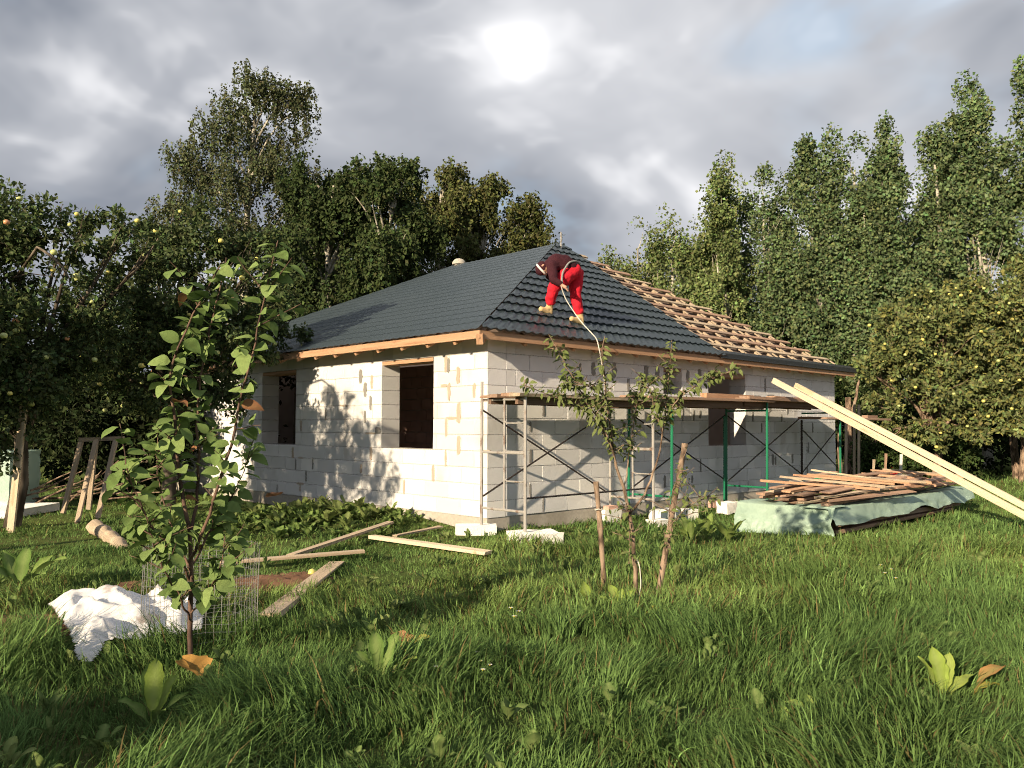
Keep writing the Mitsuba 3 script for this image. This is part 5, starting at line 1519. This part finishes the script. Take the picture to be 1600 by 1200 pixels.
def soil_patch(u, sx, sy, hgt, seed, label):
    p = np.stack([X * 3 + seed, Y * 3, X * 0], -1)
    rr = np.hypot(X, Y) + .5 * (meshkit.fbm(p, 3, seed) - .5)
    x, y = u[0] + X * sx, u[1] + Y * sy
    z = ground_z(x, y) + hgt * np.clip(1 - rr, -.6, 1) + .05 * (meshkit.fbm(p * 3, 3, seed + 1) - .5)
    i, j = np.meshgrid(np.arange(49), np.arange(35), indexing='ij'); b_ = (i * 36 + j).ravel()
    put('bare_soil_patch', Mesh().add(np.stack([x, y, z], -1).reshape(-1, 3), np.stack([b_, b_ + 36, b_ + 37, b_ + 1], 1)).ply('bare_soil', smooth=True, uv=False), None, label, None, None, 'structure')


SOIL = [((-2.371, 8.612, -0.000), .55, .5, .07), ((-3.914, 6.671, 0.000), .9, .35, .05), ((-3.664, 8.200, 0.000), .35, .45, .05)]
soil_patch(*SOIL[0], 3, 'reddish bare soil between the boards')
soil_patch(*SOIL[1], 4, 'bare soil at the left edge')
soil_patch(*SOIL[2], 6, 'bare soil behind the wire cage')


def grass(n, y0, y1, segs, hmin, hmax, width, seed, dens_pow):
    rng = np.random.default_rng(seed)
    y = (y0 ** dens_pow + rng.random(n) * (y1 ** dens_pow - y0 ** dens_pow)) ** (1 / dens_pow)
    x = rng.uniform(-1, 1, n) * (y * .70 + .9)
    p = np.stack([x, y, x * 0], -1)
    r, l = to_house(p)
    ok = ~((r > -.03) & (l > -.03))
    a, b = (p - PO) @ PR, (p - PO) @ PL_
    ok &= ~((a > -.12) & (a < PLEN) & (b > .0) & (b < PWID))
    ok &= ~(shapely.contains_xy(poly.buffer(.06), x, y))
    for u, sx, sy, _ in SOIL:
        q = ((x - u[0]) / sx) ** 2 + ((y - u[1]) / sy) ** 2
        ok &= ~((q < .55 + .4 * rng.random(n)) & (rng.random(n) < .93))
    tuft = meshkit.fbm(p * np.array([1.5, 1.5, 1]) + 3, 3, seed % 7 + 1)
    fine = meshkit.fbm(p * np.array([6.0, 6.0, 1]), 2, 31)
    ok &= rng.random(n) < np.clip(.35 + 2.2 * (fine - .3), .15, 1)
    p, x, y, tuft, fine = p[ok], x[ok], y[ok], tuft[ok], fine[ok]
    n = len(p)
    p[:, 2] = ground_z(x, y) - .01
    short = np.clip((-x + .3) / 1.2, 0, 1) * np.clip((y - 7.3) / 1.5, 0, 1) * .45        # the trodden part near the boards
    h = (hmin + (hmax - hmin) * np.clip(1.9 * (tuft - .28), 0, 1) ** 1.2) * rng.uniform(.55, 1.25, n) * (1 - short)
    # lodged grass lies in swirls
    lay = 2 * np.pi * 1.8 * meshkit.fbm(p * np.array([1.1, 1.1, 0]) + 9, 2, 17) + rng.normal(0, .8, n)
    bend = np.clip(rng.normal(1.05, .38, n) + .5 * (tuft - .5), .15, 1.75)
    d = np.stack([np.cos(lay), np.sin(lay), 0 * lay], 1)
    s = np.stack([-d[:, 1], d[:, 0], 0 * lay], 1) * np.cos(rng.normal(0, .6, n))[:, None]
    s = s + d * rng.normal(0, .4, (n, 1)); s = norm(s)
    w = width * rng.uniform(.6, 1.3, n) * (h / hmax) ** .3
    V = []
    for t in np.linspace(0, 1, segs + 1):
        th = bend * t * 1.25
        c = p + d * (h * (1 - np.cos(th)) / np.maximum(bend * 1.25, .05) * 1.0)[:, None]
        c[:, 2] += h * np.sin(th) / np.maximum(bend * 1.25, .05)
        ww = (w * (1 - t ** 1.6) * .5)[:, None]
        V += [c - s * ww, c + s * ww] if t < 1 else [c]
    k = 2 * segs + 1
    V = np.stack(V, 1).reshape(-1, 3)
    base = np.arange(n)[:, None] * k
    F = []
    for q in range(segs - 1):
        F += [base + [2 * q, 2 * q + 1, 2 * q + 3], base + [2 * q, 2 * q + 3, 2 * q + 2]]
    F.append(base + [2 * segs - 2, 2 * segs - 1, 2 * segs])
    F = np.concatenate(F, 1).reshape(-1, 3)
    big = meshkit.fbm(p * np.array([.5, .5, 0]) + 21, 3, 12)
    c = np.array([.118, .200, .062]) * (1 + .28 * rng.normal(0, 1, (n, 1))).clip(.4, 1.8) * (.75 + .5 * big)[:, None]
    c = c + np.array([.045, .03, .004]) * np.clip(big * 2 - .8, 0, 1)[:, None]
    lush = rng.random(n) < .12
    c[lush] *= 1.45
    dryk = rng.random(n) < .03 + .10 * (fine < .34) + .08 * (big > .64)
    c[dryk] = np.array([.22, .17, .075]) * rng.uniform(.6, 1.2, (dryk.sum(), 1))
    return V, F, np.repeat(c.clip(.01, .6), k, 0)


M_ = Mesh()
for args in ((100000, 3.2, 6.5, 4, .10, .40, .013, 1, 1.6), (110000, 6.4, 11.0, 3, .09, .34, .015, 2, 1.5), (100000, 10.8, 20, 2, .08, .24, .022, 3, 1.4), (60000, 19.5, 42, 1, .10, .30, .05, 4, 1.5)):
    V, F, C = grass(*args)
    M_.add(V, F, None, C)
put('grass', M_.ply('leaf_matte', color=True, uv=False), None, 'long tangled green grass covering the garden', 'grass', None, 'stuff')
